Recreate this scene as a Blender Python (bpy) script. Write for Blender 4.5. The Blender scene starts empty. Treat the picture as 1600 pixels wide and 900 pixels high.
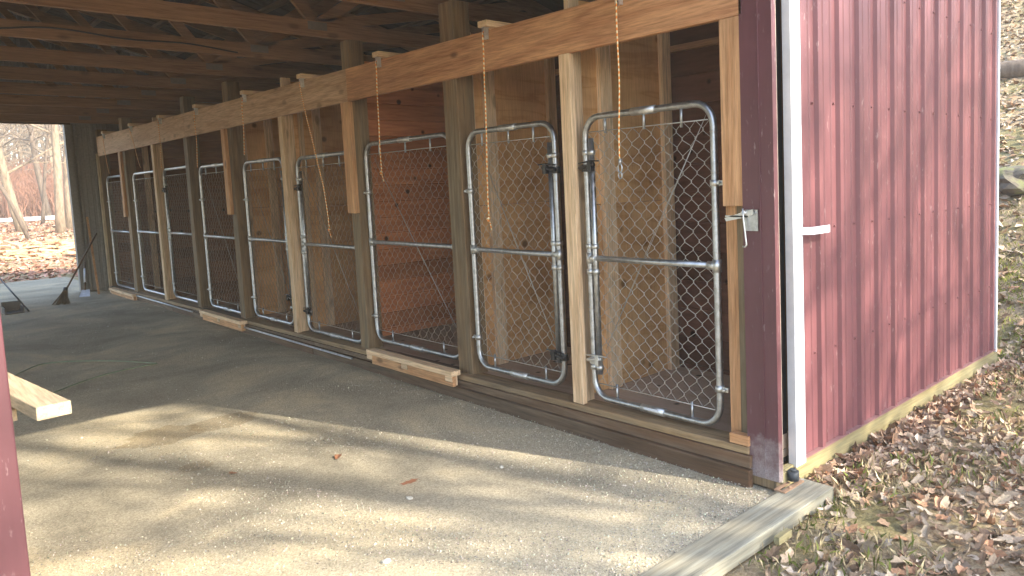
import bpy, bmesh, math, random
import numpy as np
from mathutils import Vector, Matrix, noise

random.seed(7); rng = np.random.default_rng(7)
sc = bpy.context.scene
col = sc.collection
R = math.radians

# ------------------------------------------------------------------ camera
cd = bpy.data.cameras.new('camera'); cam = bpy.data.objects.new('camera', cd); col.objects.link(cam)
cam.location = (-2.9948, -1.9108, 1.5047)
cam.rotation_euler = (R(84.723), R(2.2525), R(-45.235))
cd.sensor_width = 36; cd.lens = 26.136
cd.shift_x = (800 - 935.27) / 1600; cd.shift_y = (391.13 - 450) / 1600
cd.clip_start = 0.05; cd.clip_end = 1200
sc.camera = cam

# ------------------------------------------------------------------ light
SUNV = Vector((-1.354, 4.157, -2.85)).normalized()        # the way sunlight travels
w = bpy.data.worlds.new('World'); sc.world = w; w.use_nodes = True
nt = w.node_tree; bg = nt.nodes['Background']
sky = nt.nodes.new('ShaderNodeTexSky'); sky.sky_type = 'NISHITA'; sky.sun_disc = False
sky.sun_elevation = math.asin(-SUNV.z); sky.sun_rotation = math.atan2(-SUNV.x, -SUNV.y)
sky.air_density = 1.0; sky.dust_density = 1.6; sky.ozone_density = 1.0
nt.links.new(sky.outputs[0], bg.inputs[0]); bg.inputs[1].default_value = 0.15
sd = bpy.data.lights.new('sun', 'SUN'); so = bpy.data.objects.new('sun', sd); col.objects.link(so)
sd.energy = 2.75; sd.angle = R(0.53); sd.color = (1.0, 0.885, 0.72)
so.rotation_euler = SUNV.to_track_quat('-Z', 'Y').to_euler(); so.location = (5, -15, 12)

sc.view_settings.view_transform = 'Standard'; sc.view_settings.look = 'None'
sc.view_settings.exposure = 2.38; sc.view_settings.gamma = 1.0; sc.view_settings.use_curve_mapping = False
sc.render.engine = 'CYCLES'
cy = sc.cycles
cy.max_bounces = 8; cy.diffuse_bounces = 6; cy.glossy_bounces = 3; cy.transmission_bounces = 2
cy.caustics_reflective = False; cy.caustics_refractive = False
cy.use_denoising = True
cy.sample_clamp_indirect = 6.0

# ------------------------------------------------------------------ helpers
class MB:
    def __init__(s): s.v = []; s.f = []; s.sm = []
    def add(s, vs, fs, smooth=False):
        b = len(s.v); s.v += [tuple(v) for v in vs]; s.f += [tuple(b + i for i in f) for f in fs]
        s.sm += [smooth] * len(fs); return s
    def box(s, lo, hi, m=None):
        x0, y0, z0 = lo; x1, y1, z1 = hi
        vs = [(x0,y0,z0),(x1,y0,z0),(x1,y1,z0),(x0,y1,z0),(x0,y0,z1),(x1,y0,z1),(x1,y1,z1),(x0,y1,z1)]
        if m: vs = [m @ Vector(v) for v in vs]
        return s.add(vs, [(0,3,2,1),(4,5,6,7),(0,1,5,4),(1,2,6,5),(2,3,7,6),(3,0,4,7)])
    def beam(s, a, b, wdt, dep, up=(0,0,1)):
        a = Vector(a); b = Vector(b); d = (b - a); L = d.length; d.normalize()
        u = Vector(up); sx = d.cross(u)
        if sx.length < 1e-4: sx = d.cross(Vector((1,0,0)))
        sx.normalize(); uz = sx.cross(d)
        m = Matrix((sx, d, uz)).transposed().to_4x4(); m.translation = a
        return s.box((-wdt/2, 0, -dep/2), (wdt/2, L, dep/2), m)
    def tube(s, pts, r, n=8, cap=True, smooth=True):
        pts = [Vector(p) for p in pts]; k = len(pts)
        rs = r if isinstance(r, (list, tuple)) else [r] * k
        b = []; ref = None; vs = []
        for i, p in enumerate(pts):
            t = (pts[min(i+1, k-1)] - pts[max(i-1, 0)]).normalized()
            if ref is None:
                ref = Vector((0,0,1)) if abs(t.z) < .9 else Vector((1,0,0))
            x = (ref - t * ref.dot(t)).normalized(); ref = x; y = t.cross(x)
            for j in range(n):
                a = 2*math.pi*j/n
                vs.append(p + (x*math.cos(a) + y*math.sin(a)) * rs[i])
        fs = []
        for i in range(k-1):
            for j in range(n):
                fs.append((i*n+j, i*n+(j+1)%n, (i+1)*n+(j+1)%n, (i+1)*n+j))
        s.add(vs, fs, smooth)
        if cap:
            m = len(s.v) - len(vs)
            s.f.append(tuple(m+j for j in range(n))[::-1]); s.f.append(tuple(m+(k-1)*n+j for j in range(n))); s.sm += [False, False]
        return s
    def disc(s, c, ax, r, th, n=16):
        c = Vector(c); ax = Vector(ax).normalized()
        return s.tube([c - ax*th/2, c + ax*th/2], r, n)
    def build(s, name, mat=None, parent=None, org=None, bevel=0, **kw):
        if org is None:
            if parent is not None:
                o_ = parent; v = Vector((0,0,0))
                while o_ is not None: v += o_.location; o_ = o_.parent
                org = v
            else: org = Vector((0,0,0))
        org = Vector(org)
        me = bpy.data.meshes.new(name)
        me.from_pydata([(x-org.x, y-org.y, z-org.z) for x, y, z in s.v], [], s.f)
        me.polygons.foreach_set('use_smooth', s.sm); me.update()
        o = bpy.data.objects.new(name, me); col.objects.link(o)
        if mat: me.materials.append(mat)
        if parent is not None: o.parent = parent
        else: o.location = org
        if bevel:
            b = o.modifiers.new('edge', 'BEVEL'); b.width = bevel; b.segments = 2; b.limit_method = 'ANGLE'
        for k_, v_ in kw.items(): o[k_] = v_
        return o
def B(lo, hi): return MB().box(lo, hi)
def thing(name, label, cat, loc=(0,0,0), group=None):
    o = bpy.data.objects.new(name, None); col.objects.link(o); o.location = loc
    o.empty_display_size = .1
    o['label'] = label; o['category'] = cat
    if group: o['group'] = group
    return o
def tag(o, label, cat, group=None, kind=None):
    o['label'] = label; o['category'] = cat
    if group: o['group'] = group
    if kind: o['kind'] = kind
    return o

# ------------------------------------------------------------------ materials
def newmat(name):
    m = bpy.data.materials.new(name); m.use_nodes = True
    n = m.node_tree.nodes; return m, n, m.node_tree.links, n['Principled BSDF']
def ramp(n, stops):
    r = n.new('ShaderNodeValToRGB'); e = r.color_ramp.elements
    e[0].position, e[0].color = stops[0][0], (*stops[0][1], 1)
    e[1].position, e[1].color = stops[-1][0], (*stops[-1][1], 1)
    for p_, c_ in stops[1:-1]:
        x = e.new(p_); x.color = (*c_, 1)
    return r
def coords(n, l, scale=(1,1,1), rnd=True, kind='Object'):
    tc = n.new('ShaderNodeTexCoord'); mp = n.new('ShaderNodeMapping'); mp.inputs['Scale'].default_value = scale
    if rnd:
        oi = n.new('ShaderNodeObjectInfo'); mu = n.new('ShaderNodeVectorMath'); mu.operation = 'SCALE'
        cb = n.new('ShaderNodeCombineXYZ')
        for i in range(3): l.new(oi.outputs['Random'], cb.inputs[i])
        mu.inputs['Scale'].default_value = 37.0; l.new(cb.outputs[0], mu.inputs[0])
        ad = n.new('ShaderNodeVectorMath'); l.new(tc.outputs[kind], ad.inputs[0]); l.new(mu.outputs[0], ad.inputs[1])
        l.new(ad.outputs[0], mp.inputs[0])
    else: l.new(tc.outputs[kind], mp.inputs[0])
    return mp
def noi(n, l, mp, scale, detail=4, rough=.6, dist=0):
    t = n.new('ShaderNodeTexNoise'); t.inputs['Scale'].default_value = scale; t.inputs['Detail'].default_value = detail
    t.inputs['Roughness'].default_value = rough; t.inputs['Distortion'].default_value = dist
    l.new(mp.outputs[0], t.inputs['Vector']); return t
def mix(n, l, f, a, b, mode='MIX'):
    m = n.new('ShaderNodeMix'); m.data_type = 'RGBA'; m.blend_type = mode
    for sk, v in ((m.inputs[0], f), (m.inputs[6], a), (m.inputs[7], b)):
        if isinstance(v, (int, float)): sk.default_value = v
        elif isinstance(v, tuple): sk.default_value = (*v, 1)
        else: l.new(v, sk)
    return m.outputs[2]
def bump(n, l, h, bs, strength=.3, dist=.01, prev=None):
    b = n.new('ShaderNodeBump'); b.inputs['Strength'].default_value = strength; b.inputs['Distance'].default_value = dist
    l.new(h, b.inputs['Height'])
    if prev: l.new(prev, b.inputs['Normal'])
    if bs: l.new(b.outputs[0], bs.inputs['Normal'])
    return b.outputs[0]

_w = {}
def wood(axis='y', c=(.46,.27,.14), d=(.30,.15,.07), knot=.8, rough=.7, weather=0, wc=(.10,.085,.06), key=None):
    k = (axis, c, d, knot, weather, wc)
    if k in _w: return _w[k]
    m, n, l, bs = newmat('wood_' + (key or 'grain'))
    ai = 'xyz'.index(axis)
    s1 = [1, 1, 1]; s1[ai] = .055
    s2 = [1, 1, 1]; s2[ai] = .09
    mp = coords(n, l, tuple(s1)); mp2 = coords(n, l, tuple(s2))
    g = noi(n, l, mp, 95, 5, .65)                       # fine fibre
    cath = noi(n, l, mp2, 6.5, 2, .45, .25)               # growth rings by banding one smooth noise
    ml = n.new('ShaderNodeMath'); ml.operation = 'MULTIPLY'; ml.inputs[1].default_value = 9; l.new(cath.outputs[0], ml.inputs[0])
    pp = n.new('ShaderNodeMath'); pp.operation = 'PINGPONG'; pp.inputs[1].default_value = 1; l.new(ml.outputs[0], pp.inputs[0])
    rr = ramp(n, [(0, c), (.55, tuple(a*.78+b*.22 for a, b in zip(c, d))), (1, tuple(a*.3+b*.7 for a, b in zip(c, d)))]); l.new(pp.outputs[0], rr.inputs[0])
    gr = ramp(n, [(.3, (.62,.58,.55)), (.62, (1.12,1.1,1.08))]); l.new(g.outputs[0], gr.inputs[0])
    base = mix(n, l, 1.0, rr.outputs[0], gr.outputs[0], 'MULTIPLY')
    blot = noi(n, l, mp2, 3.1, 3, .6); br = ramp(n, [(.35, (.80,.76,.72)), (.65, (1.08,1.08,1.06))]); l.new(blot.outputs[0], br.inputs[0])
    base = mix(n, l, 1.0, base, br.outputs[0], 'MULTIPLY')
    if knot:
        s3 = [1,1,1]; s3[ai] = .45
        mp3 = coords(n, l, tuple(s3)); v = n.new('ShaderNodeTexVoronoi'); v.inputs['Scale'].default_value = 6.5
        l.new(mp3.outputs[0], v.inputs['Vector'])
        kr = ramp(n, [(.10, (1,1,1)), (.19, (0,0,0))]); l.new(v.outputs['Distance'], kr.inputs[0])
        mk = n.new('ShaderNodeMath'); mk.operation = 'MULTIPLY'; mk.inputs[1].default_value = knot; l.new(kr.outputs[0], mk.inputs[0])
        base = mix(n, l, mk.outputs[0], base, tuple(x*.28 for x in d))
    if weather:
        wn = noi(n, l, mp2, 6, 5, .7); wr = ramp(n, [(.5-.35*weather, (0,0,0)), (.72-.3*weather, (1,1,1))]); l.new(wn.outputs[0], wr.inputs[0])
        wf = noi(n, l, mp, 40, 4, .7); wcr = ramp(n, [(.3, tuple(x*.45 for x in wc)), (.7, tuple(min(1, x*1.5) for x in wc))]); l.new(wf.outputs[0], wcr.inputs[0])
        base = mix(n, l, wr.outputs[0], base, wcr.outputs[0])
    oi = n.new('ShaderNodeObjectInfo'); hv = n.new('ShaderNodeHueSaturation')
    mr = n.new('ShaderNodeMapRange'); mr.inputs['To Min'].default_value = .86; mr.inputs['To Max'].default_value = 1.12
    l.new(oi.outputs['Random'], mr.inputs[0]); l.new(mr.outputs[0], hv.inputs['Value']); l.new(base, hv.inputs['Color'])
    l.new(hv.outputs[0], bs.inputs['Base Color']); bs.inputs['Roughness'].default_value = rough
    bs.inputs['Specular IOR Level'].default_value = .3
    p = bump(n, l, g.outputs[0], None, .35, .003); bump(n, l, pp.outputs[0], bs, .15, .001, p)
    _w[k] = m; return m
PALE = dict(c=(.80,.62,.42), d=(.68,.47,.28), knot=.5, key='fresh_pine')
def W_pale(a): return wood(a, **PALE)
def W_beam(a): return wood(a, c=(.66,.365,.19), d=(.46,.21,.10), knot=.75, key='fir_beam')
def W_dusty(a): return wood(a, c=(.56,.385,.245), d=(.42,.265,.155), knot=.5, key='dusty_fir')
def W_fresh(a): return wood(a, c=(.68,.41,.22), d=(.50,.26,.12), knot=.7, key='fir_block')
def W_old(a): return wood(a, c=(.33,.22,.115), d=(.17,.105,.055), knot=.5, weather=.5, wc=(.175,.135,.085), key='weathered_post')
def W_dark(a): return wood(a, c=(.16,.09,.05), d=(.06,.034,.02), knot=.7, weather=.45, wc=(.15,.105,.07), key='dark_board')
def W_truss(a): return wood(a, c=(.36,.21,.12), d=(.24,.13,.075), knot=.5, key='truss_lumber')
def W_red(a): return wood(a, c=(.34,.13,.055), d=(.20,.065,.028), knot=.9, key='red_plank')
def W_grey(a): return wood(a, c=(.44,.41,.30), d=(.35,.32,.23), knot=.3, weather=.45, wc=(.33,.32,.25), key='treated_board')
def W_tan(a): return wood(a, c=(.36,.32,.17), d=(.27,.23,.11), knot=.3, weather=.25, wc=(.26,.25,.15), key='treated_skirt')
def W_cream(a): return wood(a, c=(.74,.64,.48), d=(.62,.50,.34), knot=.2, key='cream_lumber')

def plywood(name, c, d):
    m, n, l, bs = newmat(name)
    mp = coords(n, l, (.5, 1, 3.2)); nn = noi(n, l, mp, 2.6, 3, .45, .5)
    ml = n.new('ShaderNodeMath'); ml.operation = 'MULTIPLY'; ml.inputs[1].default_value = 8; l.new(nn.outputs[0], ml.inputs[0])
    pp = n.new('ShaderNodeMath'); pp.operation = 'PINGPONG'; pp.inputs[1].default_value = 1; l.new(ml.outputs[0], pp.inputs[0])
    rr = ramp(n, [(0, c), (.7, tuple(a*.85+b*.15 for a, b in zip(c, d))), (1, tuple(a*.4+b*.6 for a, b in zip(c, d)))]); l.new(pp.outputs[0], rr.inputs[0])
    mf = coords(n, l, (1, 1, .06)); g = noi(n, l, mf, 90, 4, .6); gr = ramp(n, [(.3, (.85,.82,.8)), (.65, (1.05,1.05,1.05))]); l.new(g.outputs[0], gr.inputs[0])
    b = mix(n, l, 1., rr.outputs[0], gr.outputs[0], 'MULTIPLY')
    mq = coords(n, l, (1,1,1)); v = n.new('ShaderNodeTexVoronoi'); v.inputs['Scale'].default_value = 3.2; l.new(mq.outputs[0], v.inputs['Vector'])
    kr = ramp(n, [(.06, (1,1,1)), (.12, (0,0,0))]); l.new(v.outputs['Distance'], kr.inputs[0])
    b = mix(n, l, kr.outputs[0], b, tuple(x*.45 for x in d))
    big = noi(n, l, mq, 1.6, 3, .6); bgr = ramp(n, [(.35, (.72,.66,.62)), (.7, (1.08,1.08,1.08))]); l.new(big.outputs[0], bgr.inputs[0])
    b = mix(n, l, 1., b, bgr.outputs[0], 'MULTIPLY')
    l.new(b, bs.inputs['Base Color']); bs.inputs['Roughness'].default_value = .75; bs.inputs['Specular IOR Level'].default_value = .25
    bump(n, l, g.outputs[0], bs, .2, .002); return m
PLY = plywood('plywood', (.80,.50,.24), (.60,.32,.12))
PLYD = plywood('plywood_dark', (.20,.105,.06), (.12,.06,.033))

def metal(name, c, rough, met=1.0, var=.25, scale=30, spec=.5):
    m, n, l, bs = newmat(name)
    mp = coords(n, l, (1,1,1)); a = noi(n, l, mp, scale, 5, .65)
    r = ramp(n, [(.3, tuple(x*(1-var) for x in c)), (.7, tuple(min(1, x*(1+var*.4)) for x in c))]); l.new(a.outputs[0], r.inputs[0])
    l.new(r.outputs[0], bs.inputs['Base Color']); bs.inputs['Metallic'].default_value = met
    rr = n.new('ShaderNodeMapRange'); rr.inputs['To Min'].default_value = rough*.75; rr.inputs['To Max'].default_value = min(1, rough*1.35)
    l.new(a.outputs[0], rr.inputs[0]); l.new(rr.outputs[0], bs.inputs['Roughness'])
    return m
GALV = metal('galvanised_steel', (.52,.54,.56), .40, 1.0, .35)
WIRE = metal('galvanised_wire', (.50,.47,.42), .5, .75)
WIRE_SHADED = metal('shaded_wire', (.34,.27,.21), .55, .5)  # same galvanised wire, dimmer light down the row put into its colour
ALU = metal('zinc_casting', (.70,.71,.70), .45)
BLACK = metal('black_steel', (.018,.018,.02), .4, .0)
STEELD = metal('dull_steel', (.26,.22,.18), .6, .6)
RUBBER = metal('rubber', (.035,.045,.055), .55, 0)
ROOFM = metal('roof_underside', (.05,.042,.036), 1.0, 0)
WALLI = metal('wall_inside', (.26,.25,.235), .6, .2)
WHITE = metal('white_trim', (.70,.73,.78), .45, 0, .2, 4)
DARKGAP = metal('dark_trim', (.06,.052,.048), .6, 0)

def painted(name, c, chalk=.35, rust=False):
    m, n, l, bs = newmat(name)
    mp = coords(n, l, (1,1,1), rnd=False); mv = coords(n, l, (1,1,.09), rnd=False)
    a = noi(n, l, mp, 1.7, 4, .6); st = noi(n, l, mv, 16, 5, .7)
    b0 = ramp(n, [(.32, tuple(x*.84 for x in c)), (.68, tuple(x*1.1 for x in c))]); l.new(a.outputs[0], b0.inputs[0])
    s0 = ramp(n, [(.35, (.9,.9,.9)), (.7, (1.07,1.07,1.07))]); l.new(st.outputs[0], s0.inputs[0])
    b = mix(n, l, 1., b0.outputs[0], s0.outputs[0], 'MULTIPLY')
    ms = coords(n, l, (1,1,.25), rnd=False); sp = noi(n, l, ms, 62, 3, .6)
    sr = ramp(n, [(.63, (0,0,0)), (.70, (1,1,1))]); l.new(sp.outputs[0], sr.inputs[0])
    msk = noi(n, l, mp, 2.4, 3, .6); mr = ramp(n, [(.44, (0,0,0)), (.6, (chalk,chalk,chalk))]); l.new(msk.outputs[0], mr.inputs[0])
    f = mix(n, l, 1., sr.outputs[0], mr.outputs[0], 'MULTIPLY')
    b = mix(n, l, f, b, (.62,.52,.50))
    if rust:   # pale dust scuffed onto the foot of the post
        raw = coords(n, l, (1,1,1), rnd=False); sx = n.new('ShaderNodeSeparateXYZ'); l.new(raw.outputs[0], sx.inputs[0])
        dn = noi(n, l, raw, 9, 4, .6); ma = n.new('ShaderNodeMath'); ma.operation = 'MULTIPLY_ADD'; ma.inputs[1].default_value = .55; l.new(dn.outputs[0], ma.inputs[0]); 
        sb = n.new('ShaderNodeMath'); sb.operation = 'MULTIPLY_ADD'; sb.inputs[1].default_value = -1.0; sb.inputs[2].default_value = .22; l.new(sx.outputs[2], sb.inputs[0]); l.new(sb.outputs[0], ma.inputs[2])
        fine = noi(n, l, raw, 130, 3, .7); mm = n.new('ShaderNodeMath'); mm.operation = 'MULTIPLY'; l.new(fine.outputs[0], mm.inputs[0])
        dr = ramp(n, [(.24, (0,0,0)), (.40, (1,1,1))]); l.new(ma.outputs[0], dr.inputs[0]); l.new(dr.outputs[0], mm.inputs[1])
        b = mix(n, l, mm.outputs[0], b, (.42,.40,.40))
    l.new(b, bs.inputs['Base Color']); bs.inputs['Roughness'].default_value = .42
    bs.inputs['Specular IOR Level'].default_value = .4
    bump(n, l, st.outputs[0], bs, .05, .003); return m
MAROON = painted('maroon_metal', (.175,.070,.077), .32)
MAROON_J = painted('maroon_trim', (.125,.050,.058), .3, True)

# gravel
def gravel_mat():
    m, n, l, bs = newmat('gravel')
    mp = coords(n, l, (1,1,1), rnd=False)
    f = noi(n, l, mp, 190, 6, .75); fr = ramp(n, [(.28, (.30,.27,.205)), (.45, (.44,.405,.315)), (.6, (.53,.49,.385)), (.74, (.68,.64,.51))]); l.new(f.outputs[0], fr.inputs[0])
    v = n.new('ShaderNodeTexVoronoi'); v.inputs['Scale'].default_value = 130; l.new(mp.outputs[0], v.inputs['Vector'])
    vr = ramp(n, [(.1, (.72,.72,.72)), (.9, (1.15,1.15,1.15))]); l.new(v.outputs['Color'], vr.inputs[0])
    b = mix(n, l, 1., fr.outputs[0], vr.outputs[0], 'MULTIPLY')
    g = noi(n, l, mp, .9, 4, .65, .6); gr = ramp(n, [(.33, (.68,.67,.64)), (.5, (.94,.92,.88)), (.64, (1.28,1.20,1.05))]); l.new(g.outputs[0], gr.inputs[0])
    b = mix(n, l, 1., b, gr.outputs[0], 'MULTIPLY')
    # damp patches with their own outline
    def patch(cx, cy_, rx, ry, col_, th=.0, seed=0.):
        tc = n.new('ShaderNodeMapping'); tc.inputs['Location'].default_value = (-cx/rx, -cy_/ry, 0); tc.inputs['Scale'].default_value = (1/rx, 1/ry, 1)
        l.new(mp.outputs[0], tc.inputs[0])
        dn = noi(n, l, mp, 5.5, 4, .6); sb = n.new('ShaderNodeVectorMath'); sb.operation = 'MULTIPLY_ADD'
        sb.inputs[1].default_value = (1.3,1.3,0); l.new(dn.outputs['Color'], sb.inputs[0]); l.new(tc.outputs[0], sb.inputs[2])
        s2 = n.new('ShaderNodeVectorMath'); s2.operation = 'SUBTRACT'; s2.inputs[1].default_value = (.65,.65,0); l.new(sb.outputs[0], s2.inputs[0])
        sz = n.new('ShaderNodeVectorMath'); sz.operation = 'MULTIPLY'; sz.inputs[1].default_value = (1,1,0); l.new(s2.outputs[0], sz.inputs[0])
        ln = n.new('ShaderNodeVectorMath'); ln.operation = 'LENGTH'; l.new(sz.outputs[0], ln.inputs[0])
        r = ramp(n, [(.9, (1,1,1)), (1.0, (0,0,0))]); l.new(ln.outputs['Value'], r.inputs[0])
        return mix(n, l, r.outputs[0], b, col_, 'MULTIPLY')
    b = patch(-1.72, 3.35, .26, .20, (.76,.72,.66)); b = patch(-1.35, 3.35, .22, .16, (.78,.74,.68)); b = patch(-1.75, 2.6, .10, .08, (.84,.8,.75))
    l.new(b, bs.inputs['Base Color']); bs.inputs['Roughness'].default_value = .9; bs.inputs['Specular IOR Level'].default_value = .2
    p = bump(n, l, f.outputs[0], None, .6, .006); bump(n, l, v.outputs['Distance'], bs, .5, .006, p)
    return m
GRAVEL = gravel_mat()
def earth_mat():
    m, n, l, bs = newmat('leafy_earth')
    mp = coords(n, l, (1,1,1), rnd=False)
    f = noi(n, l, mp, 45, 6, .75); fr = ramp(n, [(.28, (.11,.08,.05)), (.44, (.31,.24,.15)), (.58, (.46,.37,.245)), (.72, (.60,.51,.36))]); l.new(f.outputs[0], fr.inputs[0])
    g = noi(n, l, mp, 1.4, 5, .7, .5); gr = ramp(n, [(.47, (0,0,0)), (.6, (.8,.8,.8))]); l.new(g.outputs[0], gr.inputs[0])
    ms = noi(n, l, mp, 70, 4, .6); mc = ramp(n, [(.3, (.10,.10,.04)), (.7, (.32,.29,.13))]); l.new(ms.outputs[0], mc.inputs[0])
    b = mix(n, l, gr.outputs[0], fr.outputs[0], mc.outputs[0])
    l.new(b, bs.inputs['Base Color']); bs.inputs['Roughness'].default_value = .95; bs.inputs['Specular IOR Level'].default_value = .1
    bump(n, l, f.outputs[0], bs, .8, .03); return m
EARTH = earth_mat()
def attr_mat(name, rough=.8, trans=0.0, spec=.2):
    m, n, l, bs = newmat(name)
    at = n.new('ShaderNodeVertexColor'); at.layer_name = 'tint'
    tc = coords(n, l, (1,1,1), rnd=False); g = noi(n, l, tc, 120, 3, .6); gr = ramp(n, [(.3, (.75,.75,.75)), (.7, (1.15,1.15,1.15))]); l.new(g.outputs[0], gr.inputs[0])
    b = mix(n, l, 1., at.outputs[0], gr.outputs[0], 'MULTIPLY')
    l.new(b, bs.inputs['Base Color']); bs.inputs['Roughness'].default_value = rough; bs.inputs['Specular IOR Level'].default_value = spec
    return m
LEAFM = attr_mat('dry_leaves', .75); STONEM = attr_mat('stone_chips', .85); GRASSM = attr_mat('dry_grass', .8)
def bark_mat(name, a, b):
    m, n, l, bs = newmat(name)
    mp = coords(n, l, (1,1,.25)); f = noi(n, l, mp, 14, 6, .7); r = ramp(n, [(.3, a), (.7, b)]); l.new(f.outputs[0], r.inputs[0])
    l.new(r.outputs[0], bs.inputs['Base Color']); bs.inputs['Roughness'].default_value = .9
    bump(n, l, f.outputs[0], bs, .6, .02); return m
BARK = bark_mat('pale_bark', (.11,.08,.055), (.34,.27,.19)); BARKD = bark_mat('grey_bark', (.07,.052,.04), (.19,.15,.115))
def rope_mat():
    m, n, l, bs = newmat('orange_rope')
    mp = coords(n, l, (1,1,1), rnd=False); wv = n.new('ShaderNodeTexWave'); wv.bands_direction = 'DIAGONAL'; wv.inputs['Scale'].default_value = 22
    l.new(mp.outputs[0], wv.inputs['Vector']); r = ramp(n, [(.45, (.78,.26,.03)), (.6, (.80,.70,.45))]); l.new(wv.outputs[0], r.inputs[0])
    l.new(r.outputs[0], bs.inputs['Base Color']); bs.inputs['Roughness'].default_value = .6; return m
ROPE = rope_mat()
def planks(name, c, d, pitch=.14, axis='x'):
    m, n, l, bs = newmat(name)
    s = [1,1,1]; s['xyz'.index(axis)] = .12
    mp = coords(n, l, tuple(s)); raw = coords(n, l, (1,1,1), rnd=False)
    sp = n.new('ShaderNodeSeparateXYZ'); l.new(raw.outputs[0], sp.inputs[0])
    dv = n.new('ShaderNodeMath'); dv.operation = 'DIVIDE'; dv.inputs[1].default_value = pitch; l.new(sp.outputs[2], dv.inputs[0])
    fr = n.new('ShaderNodeMath'); fr.operation = 'FRACT'; l.new(dv.outputs[0], fr.inputs[0])
    fl = n.new('ShaderNodeMath'); fl.operation = 'FLOOR'; l.new(dv.outputs[0], fl.inputs[0])
    wn = n.new('ShaderNodeTexWhiteNoise'); wn.noise_dimensions = '1D'; l.new(fl.outputs[0], wn.inputs['W'])
    f = noi(n, l, mp, 30, 5, .6, .3); r = ramp(n, [(.3, d), (.7, c)]); l.new(f.outputs[0], r.inputs[0])
    pr = ramp(n, [(0, (.72,.7,.7)), (1, (1.15,1.1,1.1))]); l.new(wn.outputs[0], pr.inputs[0])
    b = mix(n, l, 1., r.outputs[0], pr.outputs[0], 'MULTIPLY')
    v = n.new('ShaderNodeTexVoronoi'); v.inputs['Scale'].default_value = 5.5; l.new(raw.outputs[0], v.inputs['Vector'])
    kr = ramp(n, [(.09, (1,1,1)), (.15, (0,0,0))]); l.new(v.outputs['Distance'], kr.inputs[0]); b = mix(n, l, kr.outputs[0], b, tuple(x*.2 for x in d))
    jr = ramp(n, [(.0, (0,0,0)), (.035, (1,1,1)), (.97, (1,1,1)), (1., (.0,.0,.0))]); l.new(fr.outputs[0], jr.inputs[0])
    l.new(b, bs.inputs['Base Color']); bs.inputs['Roughness'].default_value = .7; bs.inputs['Specular IOR Level'].default_value = .25
    bump(n, l, jr.outputs[0], bs, 1., .006); return m
REDP = planks('red_planks', (.60,.24,.095), (.40,.14,.055)); BROWNP = planks('brown_planks', (.27,.13,.06), (.16,.075,.038))
DARKP = planks('dark_planks', (.17,.080,.055), (.10,.048,.034), .2, 'y')

# ------------------------------------------------------------------ terrain
def sstep(a, b, x):
    t = np.clip((x-a)/(b-a), 0, 1); return t*t*(3-2*t)
def hgt(x, y):
    x = np.asarray(x, float); y = np.asarray(y, float)
    hill = .45*np.clip(x-3.9, 0, 12.5) + .10*np.clip(x-16.4, 0, 60)
    hill = np.where(x > 3.6, hill + .10*sstep(3.6, 4.6, x), 0) * (1-sstep(15, 27, y))
    far = .040*np.clip(y-20, 0, 18) + .085*np.clip(y-48, 0, 70)
    bumps = .035*np.sin(x*1.9+1.3*np.sin(y*1.1))*np.cos(y*1.5+.7) + .25*np.sin(x*.33+1)*np.cos(y*.27)*sstep(6, 14, x)
    inside = (1-sstep(3.4, 4.2, x))*sstep(-7.5, -6.5, x)*sstep(-.35, .0, y)*(1-sstep(15.5, 17.5, y))
    nearf = (1-sstep(3.2, 5, x))*(1-sstep(-.8, -3, y))
    base = -.045 + bumps*(1-inside)*(.35+.65*sstep(3.4, 6, x)) - .05*inside
    return base + hill + far
def grid_mesh(xs, ys):
    X, Y = np.meshgrid(xs, ys, indexing='ij'); Z = hgt(X, Y)
    v = np.stack([X, Y, Z], -1).reshape(-1, 3); nx, ny = len(xs), len(ys)
    i = np.arange(nx-1)[:, None]*ny + np.arange(ny-1)[None, :]
    f = np.stack([i, i+ny, i+ny+1, i+1], -1).reshape(-1, 4)
    return v, f
def np_mesh(name, v, f, mat, cols=None, smooth=False):
    me = bpy.data.meshes.new(name); k = f.shape[1]
    me.vertices.add(len(v)); me.vertices.foreach_set('co', v.astype(np.float32).ravel())
    me.loops.add(f.size); me.loops.foreach_set('vertex_index', f.astype(np.int32).ravel())
    me.polygons.add(len(f)); me.polygons.foreach_set('loop_start', (np.arange(len(f))*k).astype(np.int32))
    me.polygons.foreach_set('use_smooth', np.full(len(f), smooth)); me.update(calc_edges=True)
    if cols is not None:
        at = me.color_attributes.new('tint', 'FLOAT_COLOR', 'POINT')
        at.data.foreach_set('color', np.concatenate([cols, np.ones((len(cols), 1))], 1).astype(np.float32).ravel())
    me.materials.append(mat); o = bpy.data.objects.new(name, me); col.objects.link(o); return o
xs = np.unique(np.concatenate([np.linspace(-300, -20, 15), np.linspace(-20, -4, 17), np.linspace(-4, 18, 111), np.linspace(18, 60, 22), np.linspace(60, 300, 13)]))
ys = np.unique(np.concatenate([np.linspace(-200, -20, 10), np.linspace(-20, -4, 9), np.linspace(-4, 24, 141), np.linspace(24, 60, 37), np.linspace(60, 500, 45)]))
v, f = grid_mesh(xs, ys)
g = np_mesh('ground', v, f, EARTH, smooth=True); g['kind'] = 'structure'

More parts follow.
